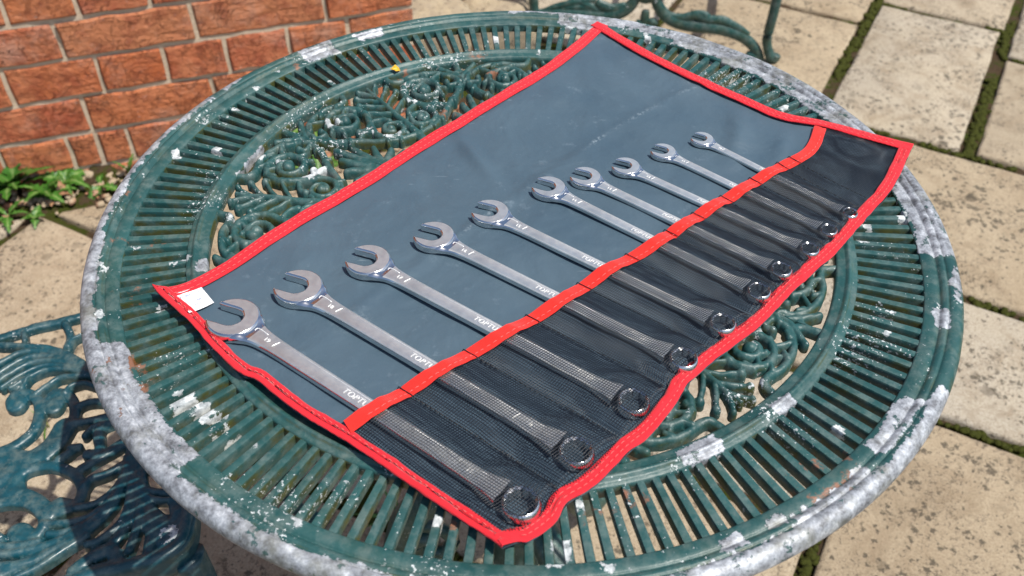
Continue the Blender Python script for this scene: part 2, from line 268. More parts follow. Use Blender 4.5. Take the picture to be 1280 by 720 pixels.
def cloth(name, a, b, scale, rough=.8, bump=.0003, sheen=.2):
    m = NT(name); p = m.pos()
    wv1 = m.n('ShaderNodeTexWave', wave_type='BANDS', bands_direction='DIAGONAL', i_Vector=p, i_Scale=scale, i_Distortion=.6, i_Detail=1.0).outputs['Fac']
    n = m.noise(700, 3, .6); n2 = m.noise(60, 4)
    c = m.mix(m.math('MULTIPLY', m.math('ADD', n, wv1), .5), a, b)
    c = m.mix(m.math('MULTIPLY', m.step(n2, .45, .75), .3), c, b)
    return m.out(c, rough, 0, m.bump(m.math('ADD', m.math('MULTIPLY', wv1, .5), n), bump, .8), .25, **{'Sheen Weight': sheen})
M['red'] = cloth('red_woven_tape', (.50, .008, .016), (.72, .022, .035), 420)
M['redbright'] = cloth('bright_red_tape', (.72, .014, .010), (.85, .03, .02), 420)
M['shaded_vinyl'] = cloth('shade_darkened_vinyl', (.032, .056, .080), (.060, .095, .130), 300, .5)  # blue vinyl behind the net, its colour darkened to stand for shade
M['net'] = NT('black_net').out((.006, .008, .013), .38, 0, None, .4)
M['pinkthread'] = NT('pale_red_thread').out((.85, .16, .15), .6)
M['blackthread'] = NT('black_thread').out((.006, .006, .008), .6)
m = NT('white_tag'); M['tag'] = m.out((.86, .87, .88), .6)
M['ink'] = NT('faded_blue_ink').out((.30, .36, .55), .6)
def brickmat():
    m = NT('old_red_brick'); p = m.pos()
    rn = m.n('ShaderNodeObjectInfo').outputs['Random']
    c = m.ramp(rn, [(0, (.56, .155, .06)), (.35, (.62, .21, .085)), (.7, (.48, .12, .06)), (1, (.66, .27, .13))])
    c = m.mix(m.step(m.noise(16, 6, .65), .35, .68), c, (.62, .24, .12))
    c = m.mix(m.math('MULTIPLY', m.step(m.noise(30, 8, .75), .48, .64), .6), c, (.27, .06, .035))
    c = m.mix(m.math('MULTIPLY', m.step(m.noise(10, 8, .75), .50, .74), .6), c, (.60, .42, .34))
    c = m.mix(m.math('MULTIPLY', m.step(m.noise(120, 5, .7), .62, .72), .6), c, (.55, .42, .36))
    ck = m.step(m.math('ABSOLUTE', m.math('SUBTRACT', m.noise(13, 8, .72, dist=1.2), .5)), .012, .004)
    c = m.mix(m.math('MULTIPLY', ck, m.math('MULTIPLY', m.step(m.noise(7, 2), .45, .6), .8)), c, (.10, .035, .025))
    mp = m.n('ShaderNodeMapping', i_Vector=p); mp.inputs['Rotation'].default_value = (0, .12, -.32); mp.inputs['Scale'].default_value = (14, 14, 60)
    lay = m.noise(1, 7, .65, vec=mp.outputs[0], dist=.5)
    h = m.math('ADD', m.math('MULTIPLY', lay, 1.1), m.math('MULTIPLY', m.noise(70, 8, .7), .9))
    h = m.math('SUBTRACT', h, m.math('MULTIPLY', ck, .25))
    return m.out(c, .9, 0, m.bump(h, .013, 1.0), .2)
M['brick'] = brickmat()
m = NT('sandy_mortar'); c = m.mix(m.noise(60, 6, .7), (.42, .33, .23), (.74, .62, .48)); M['mortar'] = m.out(c, .95, 0, m.bump(m.noise(220, 6, .7), .003, .9), .1)
def slabmat():
    m = NT('buff_paving_stone'); p = m.pos(); rn = m.n('ShaderNodeObjectInfo').outputs['Random']
    c = m.mix(m.step(rn, .2, .8), (.42, .335, .23), (.49, .44, .36))
    c = m.mix(m.math('MULTIPLY', m.step(m.noise(4, 7, .65), .35, .7), .6), c, (.50, .42, .30))
    c = m.mix(m.math('MULTIPLY', m.step(m.noise(11, 9, .78, dist=.6), .48, .64), .6), c, (.25, .185, .12))
    c = m.mix(m.math('MULTIPLY', m.step(m.noise(300, 6, .8), .46, .62), .6), c, (.20, .15, .09))
    # black lichen speckle, clustered
    cl = m.step(m.noise(6, 4, .6), .40, .64)
    wv = m.n('ShaderNodeVectorMath', operation='ADD', i_0=p, i_1=m.n('ShaderNodeVectorMath', operation='SCALE', i_0=m.n('ShaderNodeTexNoise', i_Vector=p, i_Scale=130.0, i_Detail=5.0, i_Roughness=.75).outputs['Color'], i_Scale=.022).outputs[0]).outputs[0]
    v = m.n('ShaderNodeTexVoronoi', i_Vector=wv, i_Scale=110.0); dots = m.math('LESS_THAN', v.outputs['Distance'], m.math('MULTIPLY', m.math('POWER', m.n('ShaderNodeSeparateColor', i_0=v.outputs['Color']).outputs[0], 2.0), m.math('MULTIPLY', m.math('ADD', cl, .25), .72)))
    c = m.mix(m.math('MULTIPLY', dots, .8), c, (.075, .065, .05))
    v4 = m.n('ShaderNodeTexVoronoi', i_Vector=wv, i_Scale=260.0); d4 = m.math('LESS_THAN', v4.outputs['Distance'], m.math('MULTIPLY', m.math('POWER', m.n('ShaderNodeSeparateColor', i_0=v4.outputs['Color']).outputs[1], 2.0), m.math('MULTIPLY', m.math('ADD', m.step(m.noise(9, 5, .65), .40, .60), .15), .80)))
    c = m.mix(m.math('MULTIPLY', d4, .7), c, (.10, .08, .06))
    v2 = m.n('ShaderNodeTexVoronoi', i_Vector=wv, i_Scale=32.0); d2 = m.math('LESS_THAN', v2.outputs['Distance'], m.math('MULTIPLY', m.math('POWER', m.n('ShaderNodeSeparateColor', i_0=v2.outputs['Color']).outputs[1], 5.0), .42))
    c = m.mix(m.math('MULTIPLY', d2, m.math('MULTIPLY', cl, .8)), c, (.09, .075, .055))
    v3 = m.n('ShaderNodeTexVoronoi', i_Vector=wv, i_Scale=24.0); d3 = m.math('LESS_THAN', v3.outputs['Distance'], m.math('MULTIPLY', m.math('POWER', m.n('ShaderNodeSeparateColor', i_0=v3.outputs['Color']).outputs[2], 12), .22))
    c = m.mix(m.math('MULTIPLY', d3, .85), c, (.72, .72, .68))
    bl = m.step(m.noise(40, 9, .82), .56, .64)
    c = m.mix(m.math('MULTIPLY', m.math('MULTIPLY', bl, m.step(m.noise(3, 2), .42, .55)), .65), c, (.085, .072, .05))
    h = m.math('ADD', m.math('MULTIPLY', m.noise(300, 6, .8), .8), m.math('MULTIPLY', m.noise(18, 6, .6), 1.4))
    return m.out(c, .92, 0, m.bump(h, .0035, .8), .15)
M['slab'] = slabmat()
def soilmat():
    m = NT('mossy_joint_soil'); p = m.pos()
    c = m.mix(m.noise(150, 7, .75), (.018, .012, .007), (.15, .10, .06))
    c = m.mix(m.step(m.noise(22, 7, .75), .47, .55), c, m.mix(m.noise(300, 3, .6), (.02, .03, .005), (.085, .105, .016)))
    c = m.mix(m.step(m.noise(90, 5, .7), .64, .7), c, (.32, .25, .17))
    return m.out(c, .95, 0, m.bump(m.noise(160, 7, .75), .009, 1), .1)
M['soil'] = soilmat()
m = NT('rubble_stone'); rn = m.n('ShaderNodeObjectInfo').outputs['Random']
c = m.mix(m.noise(40, 5, .7), (.30, .22, .14), (.50, .42, .30)); c = m.mix(m.math('MULTIPLY', m.step(m.noise(14, 3), .48, .56), .8), c, (.38, .15, .08)); M['rubble'] = m.out(c, .95, 0, m.bump(m.noise(130, 6, .7), .004, .9), .1)
m = NT('weathered_kerb_stone'); c = m.mix(m.step(m.noise(12, 6, .7), .35, .65), (.46, .38, .26), (.30, .25, .19)); c = m.mix(m.step(m.noise(70, 6, .75), .56, .64), c, (.09, .08, .065)); M['kstone'] = m.out(c, .95, 0, m.bump(m.noise(60, 8, .7), .007, .9), .1)
def leafmat(name, a, b):
    m = NT(name); c = m.mix(m.noise(45, 5, .6), a, b); v = m.attr('vein')
    c = m.mix(m.math('MULTIPLY', v, .6), c, (.26, .36, .12))
    return m.out(c, .45, 0, m.bump(m.noise(140, 4), .001, .6), .45, **{'Subsurface Weight': .0})
M['leaf'] = leafmat('weed_leaf', (.018, .075, .008), (.06, .18, .018))
M['stem'] = NT('weed_stem').out((.16, .16, .05), .6)
M['deadleaf'] = leafmat('dead_leaf', (.22, .10, .05), (.42, .24, .14))
m = NT('joint_moss'); M['moss'] = m.out(m.mix(m.noise(260, 4, .7), (.022, .026, .007), (.105, .115, .022)), .95, 0, m.bump(m.noise(500, 4, .8), .004, 1), .1)
M['yellow'] = leafmat('yellow_leaf', (.62, .32, .01), (.75, .45, .03))
# ================================================================== THE SETTING
E1 = np.array([.883, -.469]); E2 = np.array([.469, .883])
def ab(a, b): return a*E1+b*E2
V = [(-60, -60, -.035), (60, -60, -.035), (60, 60, -.035), (-60, 60, -.035)]
tag(mk('ground', V, [(0, 1, 2, 3)], M['soil'], smooth=False), kind='structure')
nu, nv = 260, 260
gx, gy = np.meshgrid(np.linspace(-2.0, 2.4, nu), np.linspace(-.9, 3.4, nv), indexing='ij')
gz = -.010+.005*fbm(gx*14, gy*14, 3)+.003*fbm(gx*60, gy*60, 5, 2)
WD = np.array([cos(rad(18.5)), sin(rad(18.5))]); WN = np.array([-WD[1], WD[0]]); WF = np.array([-.888, .978])
dw = (gx-WF[0])*WN[0]+(gy-WF[1])*WN[1]
du_ = (gx-WF[0])*WD[0]+(gy-WF[1])*WD[1]
gz += .016*np.clip(1+dw/.13, 0, 1)*np.clip((.70-du_)/.06, 0, 1)*(dw < .3)*(1+.5*fbm(gx*25, gy*25, 9))
tag(mk('joint_soil', np.stack([gx, gy, gz], -1), grid_faces(nu, nv), M['soil']), kind='structure')
patio = thing('patio', None, None); tag(patio, kind='structure')
def clip_poly(P, p0, n):           # keep side where (p-p0).n < 0
    out = []
    for i in range(len(P)):
        a, b = P[i], P[(i+1) % len(P)]; da, db = np.dot(a-p0, n), np.dot(b-p0, n)
        if da < 0: out.append(a)
        if da*db < 0: out.append(a+(b-a)*da/(da-db))
    return out
def slab(a0, a1, b0, b1, i):
    g = .0045
    P = [ab(a0+g, b0+g), ab(a1-g, b0+g), ab(a1-g, b1-g), ab(a0+g, b1-g)]
    if any(np.dot(p-WF, WN) > -.10 and np.dot(p-WF, WD) < .70 for p in P): P = clip_poly(P, WF-WN*.10, WN)
    if len(P) < 3: return
    Q = []
    for k in range(len(P)):                       # subdivide + wobble the edges
        a, b = P[k], P[(k+1) % len(P)]; n = max(2, int(np.linalg.norm(b-a)/.035))
        for t in np.linspace(0, 1, n, endpoint=False):
            p = a+(b-a)*t; Q.append(p+.0022*np.array([vnoise(p[0]*30, p[1]*30, 1), vnoise(p[0]*30, p[1]*30, 2)]))
    Q = np.array(Q); c = Q.mean(0); n = len(Q)
    if np.linalg.norm(Q-c, axis=1).max() < .03: return
    dz = .0015*(_h(np.array(i), np.array(7), 3)-.5)
    def ring(off, z): 
        d = c-Q; d /= np.linalg.norm(d, axis=1)[:, None]; R = Q+d*off
        return np.c_[R, np.full(n, z)]
    V = np.vstack([ring(.0, -.04), ring(-.000, -.007), ring(.003, -.002+dz), ring(.009, dz), [[c[0], c[1], dz]]])
    F = [(r*n+k, r*n+(k+1) % n, (r+1)*n+(k+1) % n, (r+1)*n+k) for r in range(3) for k in range(n)]
    F += [(3*n+k, 3*n+(k+1) % n, 4*n) for k in range(n)]
    mk('paving_slab', V, F, M['slab'], patio)
rows = [
 ((1.985, 2.5), [(-1.6, -.9), (-.89, -.45), (.02, .335), ]), ((1.40, 1.838), [(-.90, -.45), (-.44, .006), (.350, .80), (.81, 1.3)]), ((1.852, 2.30), [(-1.3, -.75), (-.74, -.30), (-.29, .006), (.350, .80), (.81, 1.3)]),
 ((1.395, 1.975), [(.026, .325)]),
 ((.950, 1.383), [(-1.4, -.98), (-.97, -.55), (-.54, .06), (.07, .74), (.75, 1.35)]), ((.645, .938), [(-1.2, -.60), (-.59, .0), (.01, .70), (.71, 1.3)]),
 ((.358, .632), [(-.29, .298)]), ((.072, .346), [(-.29, .298)]), ((.072, .632), [(.312, .92), (.93, 1.5), (-.61, -.312)]),
 ((.338, .632), [(-1.2, -.62)]), ((-.27, .328), [(-1.224, -.625)]), ((-.53, .060), [(-.61, -.02), (-.01, .58), (.59, 1.18), (1.19, 1.8)]), ((-.53, .328), [(-1.85, -1.236)]),
 ((-.87, -.28), [(-1.224, -.62)]), ((-1.14, -.54), [(-.61, .0), (.01, .6), (.61, 1.2)]), ((2.31, 2.9), [(-.9, -.3), (-.29, .006), (.350, .95), (.96, 1.5)]), ((2.51, 2.9), [(.02, .335)])]
i = 0
for (b0, b1), cs in rows:
    for a0, a1 in cs: slab(a0, a1, b0, b1, i); i += 1
def rock(name, c, size, mat, parent=None, s=0, rz=0., n=12, label=None, cat=None, group=None, amp=.16, box=.45):
    a = np.linspace(0, 2*pi, 2*n, endpoint=False); b = np.linspace(-pi/2, pi/2, n)
    A, B = np.meshgrid(a, b, indexing='ij')
    D_ = np.stack([np.cos(B)*np.cos(A), np.cos(B)*np.sin(A), np.sin(B)], -1)
    D_ = np.sign(D_)*np.abs(D_)**box
    r = 1+amp*fbm(D_[..., 0]*1.6+s*3.1, D_[..., 1]*1.6+D_[..., 2]*1.3, int(s*10)+1, 3)
    Q = D_*r[..., None]*np.array(size)/2
    x = Q[..., 0]*cos(rz)-Q[..., 1]*sin(rz); y = Q[..., 0]*sin(rz)+Q[..., 1]*cos(rz)
    V = np.stack([x+c[0], y+c[1], Q[..., 2]+c[2]], -1).reshape(-1, 3)
    if parent == 'mb': return V, grid_faces(2*n, n, True)
    o = mk(name, V, grid_faces(2*n, n, True), mat, None, loc=(c[0], c[1], 0))
    if label: tag(o, label, cat, group)
    return o
mo_ = MB()
def mossline(a0, b0, a1, b1, w_, n):
    for _ in range(n):
        t_ = random.random(); p = ab(a0+(a1-a0)*t_, b0+(b1-b0)*t_)+(np.array([random.gauss(0, w_), random.gauss(0, w_)]))
        if vnoise(p[0]*9, p[1]*9, 44) < -.05: continue
        s_ = random.uniform(.004, .011); V_, F_ = rock('m', (p[0], p[1], -.005), (s_*1.5, s_*1.3, s_), None, 'mb', s=random.random()*9, rz=random.uniform(0, 3), n=4, box=.8); mo_.add(V_, F_)
for a_, b0_, b1_ in ((.015, 1.39, 2.3), (.338, 1.39, 2.3)): mossline(a_, b0_, a_, b1_, .0055, 520)
for a0_, a1_, b_, n_ in ((-.2, .9, 1.390, 300), (.0, 1.0, .943, 220), (.2, 1.2, .638, 260), (.3, .6, 1.845, 90), (.02, .33, 1.98, 90)): mossline(a0_, b_, a1_, b_, .003, n_)
mossline(.305, .06, .305, .63, .003, 200); mossline(-.6, .066, .3, .066, .003, 260)
tag(mo_.build('moss', M['moss']), 'small cushions of green moss in the paving joints', 'moss', kind='stuff')
# ---- brick wall of the house
WZ = .0
wall = thing('brick_wall', 'old orange red brick house wall with sandy mortar joints behind the table', 'wall', (WF[0], WF[1], 0))
def W3(u, z, d=0.0):               # d: distance in front of the wall face
    u, z, d = np.broadcast_arrays(np.asarray(u, float), z, d)
    return np.stack([WF[0]+WD[0]*u-WN[0]*d, WF[1]+WD[1]*u-WN[1]*d, z+0*u], -1)
def boxverts(u0, u1, z0, z1, d0, d1):
    V = [W3(u, z, d) for d in (d0, d1) for z in (z0, z1) for u in (u0, u1)]
    return np.array(V), [(0, 1, 3, 2), (4, 6, 7, 5), (0, 4, 5, 1), (2, 3, 7, 6), (0, 2, 6, 4), (1, 5, 7, 3)]
U0, U1, H = -2.2, .719, 1.95
mb = MB(); mb.add(*boxverts(U0, U1-.004, -.05, H, -.22, -.0042))
mb.build('mortar', M['mortar'], wall, smooth=False)
def brick_mesh(u0, u1, z0, z1, s):
    nu_, nz_ = 9, 5
    uu = np.linspace(0, 1, nu_); zz = np.linspace(0, 1, nz_)
    uu[1] = .004/(u1-u0); uu[-2] = 1-uu[1]; zz[1] = .05; zz[-2] = .95
    A, B = np.meshgrid(uu, zz, indexing='ij'); Uc = u0+(u1-u0)*A; Zc = z0+(z1-z0)*B
    d = .001+.0030*fbm(Uc*18+s, Zc*22, 11)+.0025*vnoise(Uc*5, Zc*9+s, 2)
    edge = (A == 0) | (A == 1) | (B == 0) | (B == 1); d = np.where(edge, d*.5-.0035, d)
    Uc, Zc = Uc+.0030*vnoise(Uc*45, Zc*45, 21), Zc+.0026*vnoise(Uc*35, Zc*45, 22)
    return W3(Uc, Zc, d).reshape(-1, 3), grid_faces(nu_, nz_)[:, ::-1]
MH = .0082
def course(z, joints, front=True):
    for a, b in zip(joints[:-1], joints[1:]):
        yield (a+MH/2, b-MH/2, z+MH/2, z+.08-MH/2)
zs = {0: (.019, [-.47, -.36, -.245, -.125, .0, .055, .113, .228, .34, .455, .57, .719]),
      1: (.099, [-.43, -.19, .054, .297, .54, .719]),
      2: (.179, [-.42, -.30, -.18, -.062, .10, .221, .339, .460, .58, .719]),
      3: (.259, [-.43, -.19, .050, .293, .540, .719]),
      4: (.339, [-.42, -.26, -.14, -.02, .10, .225, .34, .46, .58, .719])}
stuff = MB(); sidx = 0
for k in range(-1, 24):
    if k in zs: z, J = zs[k]
    else:
        z = .019+.08*k
        J = [x for x in np.arange(-.43, .70, .243 if k % 2 else .1215)]+[.719]
        J = [j for j in J if .719-j > .06 or j == .719]
    J0 = list(np.arange(J[0]-.243*7, J[0]+.01, .243))
    for (a, b, z0, z1) in course(z, J):
        V, F = brick_mesh(a, b, z0, z1, k*3.7)
        if 0 <= k <= 6: mk('brick', V, F, M['brick'], wall, smooth='auto', ang=20)
        else: stuff.add(V[:, :], F)
    for (a, b, z0, z1) in course(z, J0):
        stuff.add(*boxverts(a, b, z0, z1, -.03, .001))
    # return wall round the corner
    q = np.arange(0, 2.2, .243)+(.06 if k % 2 else 0)
    for a, b in zip(q[:-1], q[1:]):
        P = []
        for d in (0, .002):
            for zz_ in (z+MH/2, z+.08-MH/2):
                for t in (a+MH/2, b-MH/2):
                    p = WF+WD*(U1-.008+d)+WN*(t); P.append((p[0], p[1], zz_))
        stuff.add(P, [(4, 5, 7, 6), (0, 4, 6, 2), (1, 3, 7, 5), (2, 6, 7, 3), (0, 1, 5, 4)])
tag(stuff.build('upper_bricks', M['brick'], wall, smooth=False), kind='stuff')
pm = MB(); P = []
for z in (-.05, H):
    for u, t in ((U1-.009, .1), (U1-.009, 2.2), (U1-.22, 2.2), (U1-.22, .1)):
        p = WF+WD*u+WN*t; P.append((p[0], p[1], z))
pm.add(P, [(0, 1, 5, 4), (1, 2, 6, 5), (2, 3, 7, 6), (3, 0, 4, 7), (4, 5, 6, 7)]); pm.build('return_mortar', M['mortar'], wall, smooth=False)
# ---- stones at the corner of the wall, rubble and weeds
rock('kerb_stone', (-.205, 1.45, .045), (.19, .15, .16), M['kstone'], s=1, rz=.35, n=16, box=.3, amp=.1, label='pale squared stone against the corner of the brick wall', cat='stone', group='stones at the wall corner')
rock('kerb_stone', (-.045, 1.53, .035), (.17, .14, .14), M['kstone'], s=2, rz=.2, n=16, label='grey weathered stone beside the pale squared one', cat='stone', group='stones at the wall corner')
rock('kerb_stone', (-.28, 1.62, .02), (.16, .13, .1), M['kstone'], s=3.5, rz=.6, n=14, label='low stone tucked furthest behind at the wall corner', cat='stone', group='stones at the wall corner')
rb = MB()
for k in range(520):
    u = random.uniform(-.35, .95); d = random.uniform(.0, .125)*random.random()**.3
    p = W3(u, .0, d); s_ = random.uniform(.003, .011)*(1 if random.random() < .96 else 1.6)
    V_, F_ = rock('r', (p[0], p[1], .004+s_*.2), (s_*1.6, s_*1.2, s_), None, 'mb', s=k*.37, rz=random.uniform(0, 3), n=4)
    rb.add(V_, F_)
tag(rb.build('rubble', M['rubble']), 'crumbs of brick and stone along the wall foot', 'rubble', kind='stuff')
def leaf_mesh(L, Wd, lobes=4, curl=.4, n=25, m=7, serr=.35, up=.5, fold=.25):
    """leaf along +X from origin, rising then drooping"""
    t = np.linspace(0, 1, n); w_ = Wd*np.sin(pi*np.clip(t, 0, 1)**.75)**.8*(1-serr*(.5+.5*np.cos(2*pi*lobes*t)))*(.25+.75*np.clip(t*2.2, 0, 1))
    w_[-1] = .0004; w_[0] = .0016
    s_ = np.linspace(-1, 1, m); T_, S_ = np.meshgrid(t, s_, indexing='ij')
    X = L*T_*(1-.15*curl*T_) - .25*np.abs(S_)*w_[:, None]*.6; Y = S_*w_[:, None]
    Z = L*(up*T_-curl*T_**2)+fold*np.abs(Y)+.12*w_[:, None]*np.sin(T_*14+S_*3)
    return np.stack([X, Y, Z], -1).reshape(-1, 3), grid_faces(n, m), np.clip(1-np.abs(S_)*5, 0, 1).ravel()
def rotm(V, rz, tilt=0, roll=0):
    R_ = np.array((Matrix.Rotation(rz, 3, 'Z') @ Matrix.Rotation(-tilt, 3, 'Y') @ Matrix.Rotation(roll, 3, 'X')))
    return V @ R_.T
def weed(x, y, z, n, L, Wd, label, seed, up=.55, spread=2*pi, a0=0, mat='leaf', serr=.5, group='weeds at the foot of the wall'):
    r = random.Random(seed); t = thing('weed', label, 'weed', (x, y, z), 0, group)
    for k in range(n):
        l = L*r.uniform(.6, 1.1); u_ = up*r.uniform(.3, 1.5)
        V, F, ve = leaf_mesh(l, Wd*r.uniform(.7, 1.15)*l/L, r.choice([5, 6, 7]), .35+.5*r.random(), serr=serr, up=.15)
        V = rotm(V, a0+spread*k/n+r.uniform(-.3, .3), u_, r.uniform(-.4, .4)); V = V+np.array([x, y, z+.004])
        mk('leaf', V, F, M[mat], t, attr={'vein': ve})
        if k % 3 == 0:
            P = np.array([[x, y, z-.004], V[3]+[0, 0, 0], V[3+7*5]]); Vt, Ft = tube(P, .0011, 5); mk('stalk', Vt, Ft, M['stem'], t)
weed(-0.995, 0.925, 0.004, 15, 0.105, 0.024, 'tall clump of jagged dark green leaves at the far left of the wall foot', 1, up=0.9)
weed(-0.929, 0.91, 0.004, 11, 0.06, 0.019, 'medium leafy weed just right of the tallest clump', 2, up=0.8)
weed(-0.905, 0.951, 0.004, 9, 0.055, 0.019, 'rounded green weed against the wall right of the two left clumps', 3, up=0.7)
weed(-0.831, 0.941, 0.004, 3, 0.065, 0.02, 'flat lying single leaf weed near the rim of the table', 4, up=0.25)
weed(-0.785, 0.978, 0.004, 4, 0.05, 0.009, 'small climbing sprig growing up the brick joint by the table rim', 5, up=1.3)
weed(-0.927, 0.839, 0.004, 5, 0.03, 0.012, 'low small weed on the edge of the paving slab', 6, up=0.5)
weed(-0.98, 0.843, 0.004, 5, 0.05, 0.012, 'small bright weed below the tallest clump', 11, up=0.6)
weed(-0.449, 1.142, 0.004, 7, 0.09, 0.022, 'weed seen through the scrollwork left of the tabletop motif', 7, up=0.8)
weed(-0.339, 1.188, 0.004, 8, 0.1, 0.022, 'weed seen through the scrollwork behind the upper spiral', 8, up=0.8)
weed(-0.401, 0.987, 0.004, 7, 0.085, 0.02, 'weed seen through the gap beside the fan leaf', 9, up=0.8)
weed(-0.538, 1.249, 0.004, 7, 0.08, 0.02, 'weed seen through the slats at the upper left of the table', 10, up=0.8)
weed(-0.26, 1.252, 0.004, 6, 0.08, 0.02, 'weed nearest the wall corner seen through the scrollwork', 12, up=0.8)
weed(-0.728, 0.342, 0, 6, .05, .0022, 'thin grass tuft in the paving seen through the chair seat', 20, up=1.3, serr=0, group=None)
weed(-0.166, 0.173, 0, 9, .07, .003, 'dark grass tuft in the paving joint under the near side of the table', 21, up=1.2, serr=0, group=None)

def deadleaf(x, y, z, L, rz, label, mat='deadleaf', seed=1, cat='leaf', name='dead_leaf', W_=.4):
    V, F, ve = leaf_mesh(L, L*W_, 3, .9, serr=.12, up=.55, fold=.5)
    V = rotm(V, rz, -.1, .5)+np.array([x, y, z+.002])
    o = mk(name, V, F, M[mat], None, attr={'vein': ve*.4}, loc=(x, y, z)); tag(o, label, cat)
deadleaf(-0.909, 0.905, .01, .05, .9, 'curled brown dead leaf lying among the weeds')
deadleaf(-0.908, 0.875, .006, .026, 2.2, 'small pale dead leaf below the curled brown one', seed=2)

# ================================================================== THE CAST TABLE
table = thing('garden_table', 'round green cast metal garden table with chipped peeling paint under the tool roll', 'table', (0, 0, 0))
WEAR = [(-.218, -.186, .013, .22), (-.205, -.197, .013, .22), (-.192, -.206, .012, .2), (-.180, -.214, .011, .2), (-.239, -.166, .010, .2), (-.168, -.222, .008, .17), (-.27, -.075, .012, .18), (-.262, -.055, .008, .18),
        (.275, -.005, .012, .2), (.262, -.022, .008, .2), (.13, -.262, .008, .2), (.20, -.205, .007, .18), (.262, .105, .016, .16), (.235, .155, .016, .17), (.205, .205, .014, .14), (-.235, .155, .007, .18),
        (.05, .285, .012, .15), (-.215, .075, .014, .13), (-.228, .052, .012, .12), (-.142, .20, .01, .06), (.10, .27, .015, .16), (.165, -.12, .016, .1), (.155, -.16, .012, .1), (.02, .25, .02, .13), (-.10, .06, .03, .06), (-.13, .11, .012, .16), (-.08, .15, .014, .14), (-.075, .175, .012, .12)]
for _ in range(75):
    a_ = random.uniform(0, 2*pi); r_ = random.choice([random.uniform(.256, .304), random.uniform(.256, .304), random.uniform(.15, .25), random.uniform(.302, .318)])
    WEAR.append((r_*cos(a_), r_*sin(a_), random.uniform(.005, .012), random.uniform(.13, .22)))
def wear_at(V):
    V = np.asarray(V); w_ = np.full(len(V), 0.)
    for x, y, r, s in WEAR:
        if abs(V[:, 0].mean()-x)+abs(V[:, 1].mean()-y) > .12 and len(V) < 200: continue
        w_ = np.maximum(w_, s*1.15*np.clip(1.35-np.hypot(V[:, 0]-x, V[:, 1]-y)/r, 0, 1))
    return w_+.02*fbm(V[:, 0]*40, V[:, 1]*40, 4)
BARE = [(150, 328, .3212, .4), (206, 229, .3035, .4), (229, 300, .3190, .4), (300, 311, .3125, .4), (314, 324, .304, .3185), (184, 206, .3185, .4), (338, 341.5, .309, .3185), (352, 421, .3030, .4), (343, 350, .3215, .3285),
        (421, 436, .3125, .3245), (434, 443, .3035, .327), (443, 452, .3215, .4), (116, 121, .3085, .3205), (125.5, 131.5, .304, .3245), (291, 294, .307, .3165), (297, 299, .308, .314), (143, 147, .3215, .4)]
BARE2 = [(292.5, 299.5, .2425, .2555), (294, 297, .250, .262), (310, 314, .2470, .2565), (192, 195, .2385, .247), (157, 167, .2375, .2405)]
def bare_at(V, specs, sc=.014):
    V = np.asarray(V); r = np.hypot(V[:, 0], V[:, 1]); a = np.degrees(np.arctan2(V[:, 1], V[:, 0])); out = np.full(len(V), -1.)
    for a0, a1, r0, r1 in specs:
        mid, hw = (a0+a1)/2, (a1-a0)/2
        da = np.abs((a-mid+180) % 360-180); d = np.minimum(np.minimum(r-r0, r1-r), np.radians(hw-da)*r)
        out = np.maximum(out, d)
    return np.clip(.5+out/sc, 0, 1)
z0 = TZ
prof = [(.3020, -.0100), (.3020, -.0040), (.3022, -.0026), (.3032, -.0018), (.3075, -.0012), (.3108, -.0008), (.3118, -.0014), (.3126, -.0022), (.3134, -.0014), (.3144, .0000), (.3165, .0008), (.3180, .0006), (.3186, -.0006), (.3192, .0002), (.3210, .0012),
        (.3245, .0010), (.3275, -.0006), (.3296, -.0036), (.3304, -.0070), (.3300, -.0100), (.3284, -.0124), (.3260, -.0130), (.3245, -.010), (.3235, -.0085), (.3020, -.0100)]
V, F = lathe([(r, z+z0) for r, z in prof], 1024)
V[:, 2] += .0004*fbm(V[:, 0]*30, V[:, 1]*30, 6)
mk('outer_rim', V, F, M['paint'], table, attr={'bare': bare_at(V, BARE), 'wear': wear_at(V)})
prof = [(.2405, -.0125), (.2398, -.0060), (.2404, -.0028), (.2420, -.0020), (.2462, -.0018), (.2472, -.0012), (.2484, .0004), (.2496, .0008), (.2508, .0002), (.2516, -.0014), (.2530, -.0020), (.2548, -.0022), (.2558, -.0030), (.2560, -.0050), (.2560, -.0120), (.2405, -.0125)]
V, F = lathe([(r, z+z0) for r, z in prof], 768)
mk('inner_ring', V, F, M['paint'], table, attr={'bare': bare_at(V, BARE2, .010), 'wear': wear_at(V)})
NS = 164
for k in range(NS):
    a = rad(-76.2+k*360/NS); L0, L1 = .2550, .3035; m_ = 10
    cs = [(-.0021, -.0125), (-.0029, -.0045), (-.0024, -.0033), (0, -.0029), (.0024, -.0033), (.0029, -.0045), (.0021, -.0125)]
    rr = np.linspace(L0, L1, m_); V = []
    j = random.uniform(-.0002, .0002); jz = random.uniform(-.0003, .0003)
    for r in rr:
        for y, z in cs:
            y = y*(r/.29)**.8+j; V.append((r*cos(a)-y*sin(a), r*sin(a)+y*cos(a), z0+z+jz))
    F = grid_faces(m_, len(cs)).tolist()+[[i_*7+6, i_*7, i_*7+7, i_*7+13] for i_ in range(m_-1)]
    V = np.array(V); o = mk('slat', V, F, M['paint'], table, attr={'wear': wear_at(V)}); o.data.set_sharp_from_angle(angle=rad(50))
